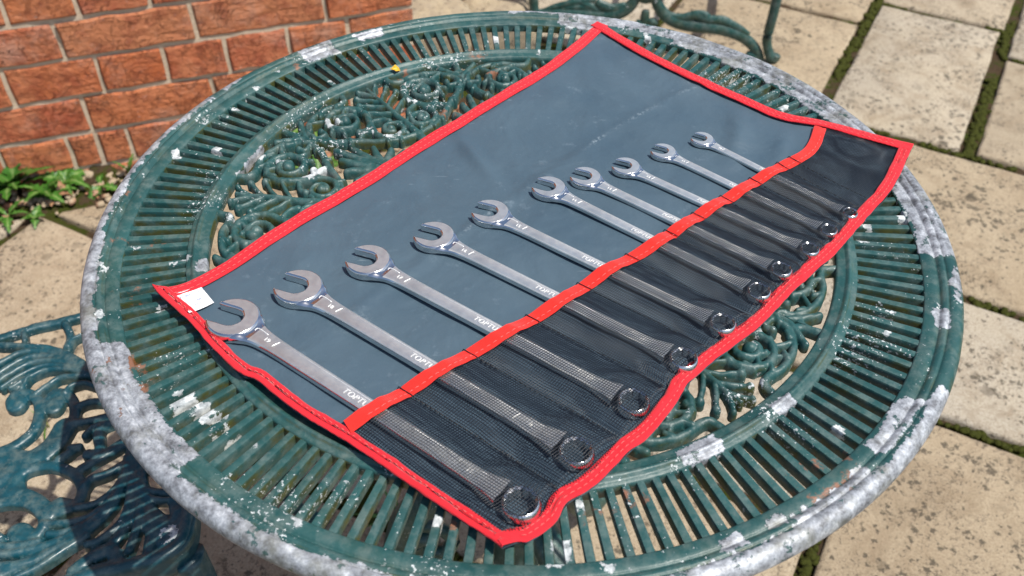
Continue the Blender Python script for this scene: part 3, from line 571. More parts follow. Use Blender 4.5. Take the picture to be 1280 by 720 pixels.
# ---- cast scrollwork: relief built from strokes
def stroke_field(x, y, strokes, k=.0012):
    F = np.full(x.shape, -1.0); Hh = np.full(x.shape, -1.0)
    for P, wv, base, rel in strokes:
        lo = P.min(0)-wv.max()-.008; hi = P.max(0)+wv.max()+.008
        s = (x > lo[0]) & (x < hi[0]) & (y > lo[1]) & (y < hi[1])
        if not s.any(): continue
        xs = x[s]; ys = y[s]; best = np.full(xs.shape, -1.); bw = np.full(xs.shape, .001)
        for i in range(len(P)-1):
            a, b = P[i], P[i+1]; d = b-a; L2 = d@d+1e-12
            t = np.clip(((xs-a[0])*d[0]+(ys-a[1])*d[1])/L2, 0, 1)
            ww = wv[i]+(wv[i+1]-wv[i])*t; f = ww-np.hypot(xs-a[0]-t*d[0], ys-a[1]-t*d[1])
            u = f > best; best = np.where(u, f, best); bw = np.where(u, ww, bw)
        h = base+rel*np.sqrt(np.clip(1-(1-np.clip(best/bw, 0, 1))**2, 0, 1))+np.minimum(best, 0)*1.2
        def smax(A, B, k):
            q = np.clip(.5+.5*(A-B)/k, 0, 1); return B*(1-q)+A*q+k*q*(1-q)
        F[s] = smax(F[s], best, k); Hh[s] = smax(Hh[s], h, k)
    nz_ = .0002*vnoise(x*330, y*330, 66); return F+nz_, Hh+.0004*vnoise(x*210, y*210, 67)+nz_*.5
def relief(name, gx, gy, field, ztop, depth, mat, parent, xf=None, attr_fn=None, skirt_bulge=0):
    nu, nv = gx.shape; F, Hh = field(gx, gy)
    inside = F > 0
    cell = inside[:-1, :-1] | inside[1:, :-1] | inside[:-1, 1:] | inside[1:, 1:]
    idx = np.arange(nu*nv).reshape(nu, nv)
    ii, jj = np.nonzero(cell); q = np.stack([idx[ii, jj], idx[ii+1, jj], idx[ii+1, jj+1], idx[ii, jj+1]], -1)
    X = gx.ravel().copy(); Y = gy.ravel().copy(); Fr = F.ravel(); Hr = Hh.ravel().copy()
    used = np.unique(q); out = used[Fr[used] <= 0]
    for it in range(3):
        e = 2e-4; f0, h0 = field(X[out], Y[out]); fx, _ = field(X[out]+e, Y[out]); fy, _ = field(X[out], Y[out]+e)
        g1, g2 = (fx-f0)/e, (fy-f0)/e; gg = np.maximum(g1*g1+g2*g2, .3); st = np.clip(-f0, -.002, .002)
        X[out] += g1/gg*st; Y[out] += g2/gg*st
    _, h0 = field(X[out], Y[out]); Hr[out] = h0
    remap = np.full(nu*nv, -1); remap[used] = np.arange(len(used)); q = remap[q]
    V = np.stack([X[used], Y[used], ztop+Hr[used]], -1)
    e = np.concatenate([q[:, [0, 1]], q[:, [1, 2]], q[:, [2, 3]], q[:, [3, 0]]]); key = e.min(1).astype(np.int64)*len(V)+e.max(1)
    uq, inv, cnt = np.unique(key, return_inverse=True, return_counts=True); be = e[cnt[inv] == 1]
    bv = np.unique(be); rm = np.full(len(V), -1); rm[bv] = np.arange(len(bv)); n0 = len(V)
    # duplicate border for a crisp edge, then wall down
    B1 = V[bv].copy(); B2 = B1.copy(); B2[:, 2] = ztop-depth
    V = np.vstack([V, B1, B2]); a, b = rm[be[:, 0]], rm[be[:, 1]]
    sk = np.stack([be[:, 1], be[:, 0], n0+len(bv)+a, n0+len(bv)+b], -1)
    Fc = np.vstack([q, sk])
    if xf is not None: V = xf(V)
    return V, Fc
def sp(C, r0, r1, a0, a1, n=26):
    a = np.linspace(a0, a1, n); r = r0+(r1-r0)*np.linspace(0, 1, n)**.9
    return np.stack([C[0]+r*np.cos(a), C[1]+r*np.sin(a)], 1)
def pl(*tr): return np.array([[r*sin(rad(t)), r*cos(rad(t))] for t, r in tr])
def ST(P, w, base=0., rel=.004, n=6, cat=True):
    P = np.asarray(P, float)
    if cat and len(P) > 2: P = catmull(P, n)
    w_ = np.interp(np.linspace(0, 1, len(P)), np.linspace(0, 1, len(np.atleast_1d(w))), np.atleast_1d(w)); return (P, w_, base, rel)
mm = .001
S8 = []
C1 = np.array([41.5, 202])*mm; C2 = np.array([15.5, 166])*mm
S8.append(ST(pl((0, .146), (0, .19), (0, .232)), [.0045, .0032, .0022], 0, .005))
for r0, a1, r1, a2, r2, bw in ((.192, 3.6, .194, 6.2, .203, .0042), (.203, 3.2, .207, 5.2, .215, .0040), (.214, 2.6, .218, 4.0, .226, .0036), (.224, 1.4, .228, 2.2, .234, .003)):
    S8.append(ST(pl((0, r0-.006), (a1*.6, r1-.002), (a1, r1+.002), (a2, r2)), [.0024, .0026, .0024], 0, .004)); S8.append(ST(pl((a2, r2), (a2+.05, r2+.0004)), [bw, bw], 0, .0055, cat=False))
arm = sp(C1, .004, .0205, rad(200-560), rad(200)); j = sp(C2, .0150, .004, rad(25), rad(25-470))
S8.append(ST(arm, [.0044, .0032, .0036, .0040], 0, .0055, cat=False)); S8.append(ST(np.vstack([arm[-1], (arm[-1]+j[0])/2+[.0008, 0], j[0]]), [.0040, .0038], 0, .005))
S8.append(ST(j, [.0038, .0034, .0030, .0038], 0, .0055, cat=False))
S8.append(ST(np.array([C1, C1+.0003]), [.0058, .0058], 0, .007, cat=False)); S8.append(ST(np.array([C2, C2+.0003]), [.0050, .005], 0, .0065, cat=False))
S8.append(ST(pl((5.5, .243), (6.3, .232), (8, .2295), (12, .2325), (17, .2290), (20.6, .2180), (21.3, .2040), (19.5, .190), (15.5, .175), (12.2, .162), (8, .1525), (3, .148), (0, .1465)), [.0036, .0040, .0034, .0036, .0040, .0036, .0036, .0040], .0, .0045))
S8.append(ST(pl((20.9, .222), (22.5, .228), (22.5, .243)), [.004, .0045, .004], 0, .004)); S8.append(ST(pl((18.5, .235), (20, .228), (22.5, .215), (22.5, .205)), [.0032, .0036, .0028], 0, .0045))
for pts, w_ in (([(17.2, .226), (15.0, .219), (15.8, .213)], .0028), ([(20.8, .206), (18.6, .205), (18.4, .211)], .0028), ([(8.6, .186), (10.5, .181), (12.6, .184)], .003), ([(14.8, .176), (12.2, .180), (10.2, .176)], .0028), ([(6.5, .188), (4.2, .184), (3.4, .178)], .0028), ([(9.0, .219), (10.8, .214), (12.4, .217)], .0026), ([(2.6, .153), (4.6, .157), (6.4, .1535)], .0026)):
    S8.append(ST(pl(*pts), [w_, w_, w_*1.25], 0, .0045)); S8.append(ST(pl(pts[-1], (pts[-1][0]+.02, pts[-1][1])), [w_*1.35]*2, 0, .005, cat=False))
for pts in ([(22.5, .128), (22.5, .150), (22.5, .182)], [(22.5, .130), (20.8, .148), (19.4, .170)], [(22.5, .130), (19.2, .143), (15.6, .158)], [(22.5, .130), (18.0, .137), (12.6, .1445)], [(22.5, .128), (17.0, .131), (10.4, .1345)]):
    S8.append(ST(pl(*pts), [.0042, .0052, .0034], 0, .0045))
S8.append(ST(pl((0, .122), (11, .122), (23, .122)), [.0048]*2, 0, .004)); S8.append(ST(pl((0, .120), (0, .15)), [.0055, .005], 0, .004))
for pts in ([(0, .045), (0, .08), (0, .12)], [(22.5, .045), (22.5, .08), (22.5, .12)], [(0, .05), (8, .075), (13, .095), (8, .112), (2, .118)], [(22.5, .05), (16, .07), (11, .08), (4, .09)]):
    S8.append(ST(pl(*pts), [.005, .005, .0036], 0, .004))
S8.append(ST(pl((0, .045), (12, .045), (23, .045)), [.006]*2, 0, .004))
for a in (60, 95, 130, 300, 335):
    d_ = np.array([cos(rad(a)), sin(rad(a))]); p = C1+d_*.0205; tn = np.array([-d_[1], d_[0]])
    S8.append(ST(np.array([p, p-d_*.0035+tn*.002, p-d_*.0060+tn*.0055]), [.0026, .0026, .0032], 0, .0045))
for a in (-60, -120, 170):
    d_ = np.array([cos(rad(a)), sin(rad(a))]); p = C2+d_*.0150; tn = np.array([d_[1], -d_[0]])
    S8.append(ST(np.array([p, p-d_*.0025+tn*.002, p-d_*.0045+tn*.0045]), [.0022, .0022, .0028], 0, .0045))
for tt, rr2 in ((9.5, .2285), (13.5, .2305), (18.5, .2235), (21, .212), (20, .197), (17, .182), (9.8, .157), (6, .1515)):
    S8.append(ST(pl((tt, rr2), (tt+.9, rr2-.004)), [.0034, .0026], 0, .0052, cat=False))
S8 = [(P, w_*.90, b, r_) for P, w_, b, r_ in S8]
th = np.radians(np.linspace(0, 22.5, 150)); rr = np.linspace(.038, .2425, 330)
TH, RR = np.meshgrid(th, rr, indexing='ij')
V, Fc = relief('s', RR*np.sin(TH), RR*np.cos(TH), lambda x, y: stroke_field(x, y, S8), TZ-.0075, .0045, None, None)
# mirror the half to a full 45 degree panel (skirt faces on the seam are buried between neighbours)
Vm = V*np.array([-1, 1, 1]); Vp = np.vstack([V, Vm]); Fp = np.vstack([Fc, Fc[:, ::-1]+len(V)])
Vp[:, 2] += .0004*fbm(Vp[:, 0]*120, Vp[:, 1]*120, 8)
for k in range(8):
    c_, s_ = cos(rad(172.6+45*k-90)), sin(rad(172.6+45*k-90))
    Vk = np.stack([Vp[:, 0]*c_-Vp[:, 1]*s_, Vp[:, 0]*s_+Vp[:, 1]*c_, Vp[:, 2]], -1)
    o = mk('scroll_panel', Vk, Fp[:, ::-1], M['paint'], table, attr={'wear': wear_at(Vk)+.02}); o.data.set_sharp_from_angle(angle=rad(60))
V, F = lathe([(.001, TZ-.004), (.03, TZ-.0045), (.04, TZ-.007), (.042, TZ-.012), (.001, TZ-.012)], 96)
mk('centre_boss', V, F, M['paint'], table)
prof = [(.12, -.012), (.115, -.018), (.05, -.022), (.035, -.04), (.022, -.08), (.03, -.12), (.024, -.16), (.018, -.26), (.026, -.33), (.034, -.36), (.026, -.40), (.02, -.46), (.03, -.50), (.012, -.53), (.001, -.53)]
V, F = lathe([(r, z+TZ) for r, z in prof], 48); mk('pedestal', V, F, M['darkpaint'], table)
for k in range(3):
    a = rad(-62+120*k)
    q = catmull([(.02, .30), (.06, .335), (.11, .30), (.135, .22), (.15, .13), (.19, .07), (.24, .04), (.275, .016), (.30, .022), (.298, .042)], 8)
    P = np.stack([q[:, 0]*cos(a), q[:, 0]*sin(a), q[:, 1]], 1)
    V, F = tube(P, np.interp(np.linspace(0, 1, len(P)), [0, .3, .7, 1], [.016, .020, .013, .010]), 10); lg = mk('leg', V, F, M['darkpaint'], table)
    q = sp((.10, .235), .008, .04, rad(80), rad(80-470), 40); P = np.stack([q[:, 0]*cos(a), q[:, 0]*sin(a), q[:, 1]], 1)
    V, F = tube(P, np.linspace(.011, .007, len(P)), 8); mk('leg_scroll', V, F, M['darkpaint'], lg)
# ================================================================== THE CHAIR AT LEFT
chair = thing('garden_chair', 'blue green cast metal chair with openwork scroll seat pushed under the table at lower left', 'chair', (-.5, 0, 0))
SZ = .438
XF = -.595
SS = []
for w_, P in SEAT:
    P = catmull(np.array(P), 5); n = len(P); ww = np.full(n, w_)*1.0
    SS.append((P, ww*.96, 0., .0048 if w_ < .0050 else .0032))
SS.append(ST([(-.745, -.20), (-.75, 0), (-.745, .17)], [.013]*3, 0, .004)); SS.append(ST([(-.745, -.19), (-.66, -.205), (-.60, -.205), (-.50, -.19), (-.42, -.175)], [.013]*4, 0, .004)); SS.append(ST([(-.745, .165), (-.66, .125), (-.60, .14)], [.010]*3, 0, .004))
for s in ([(-.60, .0), (-.66, .03), (-.70, .02), (-.74, .03)], [(-.60, -.06), (-.68, -.07), (-.745, -.05)], [(-.62, -.12), (-.69, -.13), (-.74, -.15)], [(-.60, .06), (-.68, .08), (-.745, .10)]): SS.append(ST(s, [.012, .009, .008], 0, .005))
def fseat(x, y): return stroke_field(x, y, SS, .0028)
gx, gy = np.meshgrid(np.arange(-.765, -.27, .0012), np.arange(-.225, .20, .0012), indexing='ij')
V, Fc = relief('seat', gx, gy, fseat, SZ-.006, .007, None, None)
V[:, 2] += .0005*fbm(V[:, 0]*60, V[:, 1]*60, 8)-.0*V[:, 0]
o = mk('seat', V, Fc, M['chairpaint'], chair, attr={'wear': np.maximum(0, .24*np.clip(1.5-np.hypot(V[:, 0]+.318, V[:, 1]+.112)/.012, 0, 1))}); o.data.set_sharp_from_angle(angle=rad(60))
E_ = catmull(np.array(SEATEDGE+[[-.52, -.213], [-.66, -.222], [-.755, -.205]]), 8); E_ = E_[:, :2]
T_ = np.gradient(E_, axis=0); T_ /= np.linalg.norm(T_, axis=1)[:, None]; N_ = np.stack([-T_[:, 1], T_[:, 0]], 1)
if np.dot(N_[10], E_[10]-np.array([-.5, 0])) < 0: N_ = -N_
rows_ = [(-.010, -.004), (-.003, .0002), (.002, -.002), (.004, -.008), (.0025, -.018), (.005, -.026), (.003, -.034), (-.001, -.036)]
V = np.array([[(p[0]+n[0]*o_, p[1]+n[1]*o_, SZ+z) for o_, z in rows_] for p, n in zip(E_, N_)]).reshape(-1, 3)
mk('apron', V, grid_faces(len(E_), len(rows_)), M['chairpaint'], chair)
def cabriole(x, y, dx, dy, parent, mat, ht=.41, foot=.04):
    q = catmull([(0, ht), (.012, ht-.05), (.006, ht-.13), (-.006, ht-.24), (.0, ht-.33), (.02, .02), (.03, .012)], 8)
    P = np.stack([x+dx*q[:, 0]*foot/.03, y+dy*q[:, 0]*foot/.03, q[:, 1]], 1)
    V, F = tube(P, np.interp(np.linspace(0, 1, len(P)), [0, .2, .8, 1], [.017, .014, .009, .012]), 10); return mk('leg', V, F, mat, parent)
for x, y, dx, dy in ((-.305, -.118, .7, -.7), (-.30, .15, .7, .7), (-.735, -.19, -.7, -.7), (-.735, .16, -.7, .7)): cabriole(x, y, dx, dy, chair, M['chairpaint'])
P = catmull([(-.745, -.19, .42), (-.78, -.19, .62), (-.80, -.12, .80), (-.81, 0, .86), (-.80, .10, .80), (-.78, .16, .62), (-.745, .16, .42)], 10)
V, F = tube(P, .011, 8); bk = mk('backrest', V, F, M['chairpaint'], chair)
for s_ in (-1, 1):
    q = sp((.0, .62), .01, .06, 0, s_*rad(500), 40); P = np.stack([-.785-.05*(q[:, 1]-.6), s_*.075+q[:, 0]*s_-.01, q[:, 1]], 1); V, F = tube(P, .007, 6); mk('back_scroll', V, F, M['chairpaint'], bk)
P = np.array([(-.747, -.01, .42), (-.79, -.01, .65), (-.81, 0, .86)]); V, F = tube(catmull(P, 6), .009, 8); mk('back_splat', V, F, M['chairpaint'], bk)
# ================================================================== THE CHAIR BEHIND
A0 = np.array(REARA[:2]); A1 = np.array(REARA[2:]); rd = (A1-A0)/np.linalg.norm(A1-A0); rn = np.array([-rd[1], rd[0]]); RL = np.linalg.norm(A1-A0)
rear = thing('garden_chair', 'dark green cast metal chair standing behind the table with a leafy rail between its legs', 'chair', (*((A0+A1)/2+rn*.2), 0))
def RP(s, z, d=0.): return np.array([A0[0]+rd[0]*s+rn[0]*d, A0[1]+rd[1]*s+rn[1]*d, z])
for s in (0., RL-.004):
    sg = -1 if s == 0 else 1
    P = catmull([RP(s+.0*sg, .44), RP(s, .25), RP(s-.002*sg, .12), RP(s-.004*sg, .06), RP(s+.010*sg, .02), RP(s+.022*sg, .012), RP(s+.026*sg, .022)], 6)
    V, F = tube(P, np.interp(np.linspace(0, 1, len(P)), [0, .6, .8, 1], [.0115, .0115, .013, .010]), 10); mk('leg', V, F, M['darkpaint'], rear)
    P = catmull([RP(s+.01*sg, .44, .42), RP(s+.02*sg, .2, .42), RP(s+.03*sg, .015, .46)], 6); V, F = tube(P, .012, 8); mk('leg', V, F, M['darkpaint'], rear)
for w_, pts in REAR:
    P = catmull([RP(s, z) for s, z in pts], 6); n = len(P); tp = np.sin(pi*np.linspace(.12, .93, n))**.35
    V, F = tube(P, w_*1.65*tp, 8, up=(rn[0], rn[1], 0), flat=.55); mk('rail_leaf' if w_ < .0095 else 'rail', V, F, M['darkpaint'], rear, attr={'wear': np.full(len(V), .045)})
P = catmull([RP(-.02, .44, -.02), RP(RL+.02, .44, -.02), RP(RL+.03, .44, .42), RP(-.03, .44, .42), RP(-.02, .44, -.02)], 8); V, F = tube(P, .012, 8); st_ = mk('seat', V, F, M['darkpaint'], rear)
for k in range(5):
    s = .05+k*(RL-.10)/4; V, F = tube(np.array([RP(s, .44, -.02), RP(s+.02, .446, .2), RP(s, .44, .42)]), .009, 6); mk('seat_bar', V, F, M['darkpaint'], st_)
P = catmull([RP(0, .44, .42), RP(.02, .75, .47), RP(RL/2, .90, .49), RP(RL-.02, .75, .47), RP(RL, .44, .42)], 8); V, F = tube(P, .011, 8); mk('backrest', V, F, M['darkpaint'], rear)
# ================================================================== THE TOOL ROLL
roll = thing('tool_roll', 'grey blue vinyl tool roll with red binding and black mesh pockets open on the table', 'tool roll', (.05, 0, TZ))
NU, NV1, NV2 = 330, 150, 96
def rs(P, n): return resample(smooth1(catmull(np.array(P), 6), it=2), n)
AB_, DC_ = rs(AB, NU), rs(DC, NU)
BAND_ = resample(catmull(np.array(BAND), 6), NU)
def split(P, q):
    C_ = catmull(np.array(P), 6); i_ = np.argmin(np.linalg.norm(C_-np.array(q), axis=1)); return C_[:i_+1], C_[i_:]
AD1, AD2 = split(AD, BAND[0]); BC1, BC2 = split(BC, BAND[-1])
BAND_[0] = AD1[-1]; BAND_[-1] = BC1[-1]
def coons(T, B, L, R_, nv):
    L = resample(L, nv); R_ = resample(R_, nv); n = len(T); u = np.linspace(0, 1, n)[:, None, None]; v = np.linspace(0, 1, nv)[None, :, None]
    return (1-v)*T[:, None]+v*B[:, None]+(1-u)*L[None]+u*R_[None]-((1-u)*(1-v)*T[0]+u*(1-v)*T[-1]+(1-u)*v*B[0]+u*v*B[-1])
UP = coons(AB_, BAND_, AD1, BC1, NV1); LO = coons(BAND_, DC_, AD2, BC2, NV2)
BORD = np.vstack([AB_, resample(catmull(np.array(BC), 6), 200), DC_[::-1], resample(catmull(np.array(AD), 6), 200)[::-1]])
def segdist(x, y, P):
    best = np.full(np.shape(x), 9.)
    for a, b in zip(P[:-1], P[1:]):
        d = b-a; t = np.clip(((x-a[0])*d[0]+(y-a[1])*d[1])/(d@d+1e-12), 0, 1); best = np.minimum(best, np.hypot(x-a[0]-t*d[0], y-a[1]-t*d[1]))
    return best
ADl = np.array(AD); CRs = np.array(CREASE); ABc = np.array(AB)
WRa = np.array(WR); SIZES = [19, 18, 17, 16, 15, 14, 13, 12, 11, 10]
def Zs(x, y):
    """height of the vinyl above the table plane"""
    x = np.asarray(x, float); y = np.asarray(y, float)
    z = .0026+.0013*fbm(x*11+3, y*11, 31, 3)+.0007*vnoise(x*34+y*12, y*30, 37)
    z = z+.0024*np.exp(-segdist(x, y, ADl)/.014)*(.8+.25*vnoise(x*18, y*18, 3))
    z = z+.0016*np.exp(-segdist(x, y, ABc)/.012)*(1+vnoise(x*30, y*30, 5))
    z = z+.0035*np.exp(-np.hypot(x+.012, y+.298)/.03)+.003*np.exp(-np.hypot(x-.33, y-.085)/.03)
    # long soft folds in the flap
    q = x*.766-y*.643                                 # across the flap
    fo = 0.
    fo = fo+.0040*np.exp(-(((x+.055)+(.55*(y-.10)))/.0075)**2)*np.clip((y-.03)/.04, 0, 1)*np.clip((.15-y)/.03, 0, 1)
    fo = fo+.0036*np.exp(-(((x-.19)-.25*(y-.12))/.010)**2)*np.clip((y-.05)/.04, 0, 1)+.0028*np.exp(-(((x-.225)-.35*(y-.10))/.008)**2)*np.clip((y-.05)/.04, 0, 1)
    fo = fo+.0026*np.exp(-(((x+.17)+.2*(y+.03))/.012)**2)*np.clip((y+.09)/.04, 0, 1)-.0012*np.exp(-(((x-.10)+.5*(y-.20))/.012)**2)*np.clip((y-.13)/.04, 0, 1)
    z = z+fo*np.clip((np.minimum(segdist(x, y, ABc), segdist(x, y, np.array(BC)))-.012)/.03, 0, 1)
    dc = segdist(x, y, CRs); z = z+.0009*np.exp(-(dc/.006)**2)
    return np.maximum(z, .0012)
wearU = .30*np.exp(-(segdist(UP[..., 0], UP[..., 1], CRs)/.0016)**2)*np.clip(fbm(UP[..., 0]*30, UP[..., 1]*30, 77)-.05, 0, 1.6)*2.6
wearU += .55*np.exp(-(np.hypot((UP[..., 0]+.118)*.8, UP[..., 1]+.118)/.008)**2)
zu = Zs(UP[..., 0], UP[..., 1])
V = np.stack([UP[..., 0], UP[..., 1], TZ+zu], -1).reshape(-1, 3); V2 = V.copy(); V2[:, 2] -= .0008
mb = MB(); 
F = grid_faces(NU, NV1)[:, ::-1]
mk('vinyl_flap', V, F, M['vinyl'], roll, attr={'wear': np.clip(wearU, 0, 1).ravel()})
zl = Zs(LO[..., 0], LO[..., 1]); V = np.stack([LO[..., 0], LO[..., 1], TZ+zl], -1).reshape(-1, 3)
mk('pocket_backing', V, grid_faces(NU, NV2)[:, ::-1], M['shaded_vinyl'], roll)
# --- spanner base heights
WL = []
for (hx, hy, rx, ry), s in zip(WR, SIZES):
    L = np.hypot(rx-hx, ry-hy); t = np.linspace(-.05, 1.05, 30); z = max(Zs(hx+(rx-hx)*t, hy+(ry-hy)*t)); 
    WL.append((hx, hy, rx, ry, L, float(np.percentile(Zs(hx+(rx-hx)*t, hy+(ry-hy)*t), 70))))
KS = [s/19 for s in SIZES]
# --- net over the spanner shanks, pinned at the stitches
STL = []   # stitch lines: midway between neighbours
for i in range(9):
    a, b = WRa[i], WRa[i+1]; STL.append(((a[:2]+b[:2])/2, (a[2:]+b[2:])/2))
a = WRa[9]; sh = (WRa[9]-WRa[8]); STL.append((a[:2]+sh[:2]*.45, a[2:]+sh[2:]*.45)); STL.append((a[:2]+sh[:2]*.80, a[2:]+sh[2:]*.95))
def linedist(x, y, p, q):
    d = (q-p)/np.linalg.norm(q-p); return (x-p[0])*(-d[1])+(y-p[1])*d[0], (x-p[0])*d[0]+(y-p[1])*d[1]
def net_h(x, y, edge):
    """net height above the vinyl; edge = distance (m) to the outer binding"""
    h = np.full(np.shape(x), .0012); zloc = Zs(x, y)
    for (hx, hy, rx, ry, L, zz), k in zip(WL, KS):
        d, s = linedist(x, y, np.array([hx, hy]), np.array([rx, ry]))
        hw = np.where(s > L-.024*k, .0135*k, .0068*k); hw = .0068*k+.0080*k*np.clip((s-(L-.036*k))/(.02*k), 0, 1)
        top = .0076*k+.0034*k*np.clip((s-(L-.034*k))/(.02*k), 0, 1)
        e = np.maximum(0, np.abs(d)-hw); along = np.clip((L+.022*k-s)/(.008), 0, 1)
        w_ = (top+.0004+np.maximum(0, zz-zloc))*np.exp(-(e/(.0095*k+.003))**1.3)*along**.7
        h = np.maximum(h, w_)
    pin = np.full(np.shape(x), 9.)
    for p, q in STL: pin = np.minimum(pin, np.abs(linedist(x, y, p, q)[0]))
    h = .0010+(h-.0010)*np.clip(pin/.003, 0, 1)**.6*np.clip((edge-.0070)/.0045, 0, 1)
    return h+.0006*fbm(x*70, y*70, 51, 2)*np.clip(pin/.004, 0, 1)
edgeL = np.minimum(segdist(LO[..., 0], LO[..., 1], DC_[::4]), np.minimum(segdist(LO[..., 0], LO[..., 1], AD2[::3]), segdist(LO[..., 0], LO[..., 1], BC2[::3])))
# wide puffs in the empty end pocket
puff = .004*np.exp(-(np.hypot(LO[..., 0]-.285, LO[..., 1]-.085)/.022)**2)
nh = net_h(LO[..., 0], LO[..., 1], edgeL)+puff*np.clip((edgeL-.01)/.01, 0, 1)+.0004
NETZ = TZ+zl+nh
NET = np.stack([LO[..., 0], LO[..., 1], NETZ], -1)
PITCH = .00185; TW = .00023
def samp(u, v):   # bilinear on NET (u,v in index space)
    u = np.clip(u, 0, NU-1.001); v = np.clip(v, 0, NV2-1.001); iu = u.astype(int); iv = v.astype(int); fu = (u-iu)[..., None]; fv = (v-iv)[..., None]
    return (NET[iu, iv]*(1-fu)*(1-fv)+NET[iu+1, iv]*fu*(1-fv)+NET[iu, iv+1]*(1-fu)*fv+NET[iu+1, iv+1]*fu*fv)
lu = plen(BAND_); lv = plen(AD2)
nw = int(lu/PITCH); nf = int(lv/PITCH)
def ribbons(PU, w_, lift):
    # PU: (threads, samples, 3)
    T = np.gradient(PU, axis=1); T /= np.linalg.norm(T, axis=2)[..., None]+1e-9; S_ = np.cross(T, np.array([0, 0, 1.])); S_ /= np.linalg.norm(S_, axis=2)[..., None]+1e-9
    N3 = np.cross(S_, T)
    A = PU-S_*w_; B = PU+N3*w_*1.0+np.array([0, 0, lift]); C_ = PU+S_*w_
    V = np.stack([A, B, C_], 2); n, m_ = PU.shape[:2]; V = V.reshape(-1, 3)
    i_ = (np.arange(n)[:, None]*m_+np.arange(m_-1)[None])[..., None]*3
    q1 = np.concatenate([i_, i_+1, i_+4, i_+3], -1).reshape(-1, 4); q2 = np.concatenate([i_+1, i_+2, i_+5, i_+4], -1).reshape(-1, 4)
    return V, np.vstack([q1, q2])
jit = rng.normal(0, .06, nw)
wu = (np.linspace(0, NU-1, nw)+jit)[:, None]; wvv = np.linspace(0, NV2-1, 78)[None]
wob = .55*vnoise(wu*.05+0*wvv, wvv*.08, 91)
Vw, Fw = ribbons(samp(wu+wob+0*wvv, wvv+0*wu), TW, 0)
fu_ = np.linspace(0, NU-1, 330)[None]; fv_ = np.linspace(0, NV2-1, nf)[:, None]
Vf, Ff = ribbons(samp(fu_+0*fv_, fv_+0*fu_+.25*vnoise(fu_*.05, fv_*.1, 93)), TW, .0001)
o = mk('mesh_pocket', np.vstack([Vw, Vf]), np.vstack([Fw, Ff+len(Vw)]), M['net'], roll); tag(o, 'black open netting of the pocket', kind='stuff')
# --- red binding tapes
def tape(name, P, width, mat, side, zf, th=.0022, step=.0016, parent=roll, wig=1.0, seed=0, stitch=True, c0=0, c1=0, zmid=0, smat='pinkthread', mt=(0, 0)):
    n = int(plen(P)/step); P = resample(P, n); T = np.gradient(P, axis=0); T /= np.linalg.norm(T, axis=1)[:, None]
    T = smooth1(T, it=12); T /= np.linalg.norm(T, axis=1)[:, None]
    N = np.stack([-T[:, 1], T[:, 0]], 1)*side
    s = np.arange(n)*step
    prof = [(.0, -.55), (-.0004, 0), (.0003, .75), (.0018, 1.0), (.0032, .86), (.0046, 1.02), (width-.0046, 1.02), (width-.0030, .84), (width-.0016, 1.0), (width-.0003, .8), (width, .1), (width-.0006, -.3)]
    V = []
    for j, (o_, h) in enumerate(prof):
        wv = wig*(.0005*vnoise(s*160, np.full(n, j*.6), seed)+.0007*vnoise(s*60, np.full(n, j*.3), seed+1))
        mit = (np.clip(s/width/.9, 0, 1) if mt[0] else 1.)*(np.clip((s[-1]-s)/width, 0, 1) if mt[1] else 1.)*np.ones(n); q = P+N*(o_*mit+wv*.4)[:, None]
        z = zf(q[:, 0], q[:, 1])+h*th*.5+th*.35+wv*.7
        V.append(np.c_[q, z])
    V = np.stack(V, 1)
    o = mk(name, V.reshape(-1, 3), grid_faces(n, len(prof))[:, ::(1 if side < 0 else -1)], mat, parent)
    if stitch:
        mb = MB(); L = .0030; gap = .0016
        for off in ((.0032, width-.0030) if stitch == 2 else (width-.0030,)):
            k = 8
            while k < n-9:
                k2 = min(n-1, int(k+L/step+.5)); a = P[k]+N[k]*off; b = P[k2]+N[k2]*off
                za = float(zf(a[:1]*1, a[1:]*1)[0])+th*.93; zb = float(zf(b[:1], b[1:])[0])+th*.93
                c_ = (a+b)/2; V_, F_ = tube([(a[0], a[1], za-.0002), (c_[0], c_[1], (za+zb)/2+.00025), (b[0], b[1], zb-.0002)], .00022, 4); mb.add(V_, F_)
                k = k2+max(1, int(gap/step))
        tag(mb.build('stitching', M[smat], o), kind='stuff')
    return o
zb = lambda x, y: TZ+Zs(x, y)
cAD = rs(AD, 300); cBC = rs(BC, 300); 
WT = .0108
tape('side_binding', cAD, .0082, M['red'], 1, lambda x, y: zb(x, y)+.0012, seed=3, stitch=1, mt=(1, 0))
tape('side_binding', cBC, .0105, M['red'], -1, lambda x, y: zb(x, y)+.0014, seed=5, stitch=2)
tape('long_binding', AB_, .0112, M['red'], -1, lambda x, y: zb(x, y)+.0004, seed=7, stitch=2, mt=(1, 0))
def zdc(x, y): return zb(x, y)+.0016
tape('long_binding', DC_, .0096, M['red'], 1, zdc, seed=9, stitch=2, wig=1.6)
def zband(x, y):
    e = np.full(np.shape(x), .05); return TZ+Zs(x, y)+net_h(x, y, e)*.95+.0005
BL = np.vstack([BAND_[4:-3]]); Tn = np.gradient(BL, axis=0); Tn /= np.linalg.norm(Tn, axis=1)[:, None]; Nn = np.stack([-Tn[:, 1], Tn[:, 0]], 1)
hb = net_h(BL[:, 0], BL[:, 1], np.full(len(BL), .05)); hb = smooth1(hb[:, None], it=10)
NS_ = smooth1(Nn, it=20); BL = BL-NS_*hb*.42
tape('pocket_top_tape', BL+NS_*.0052, .0104, M['redbright'], -1, zband, th=.0018, seed=11, stitch=1, wig=.7)
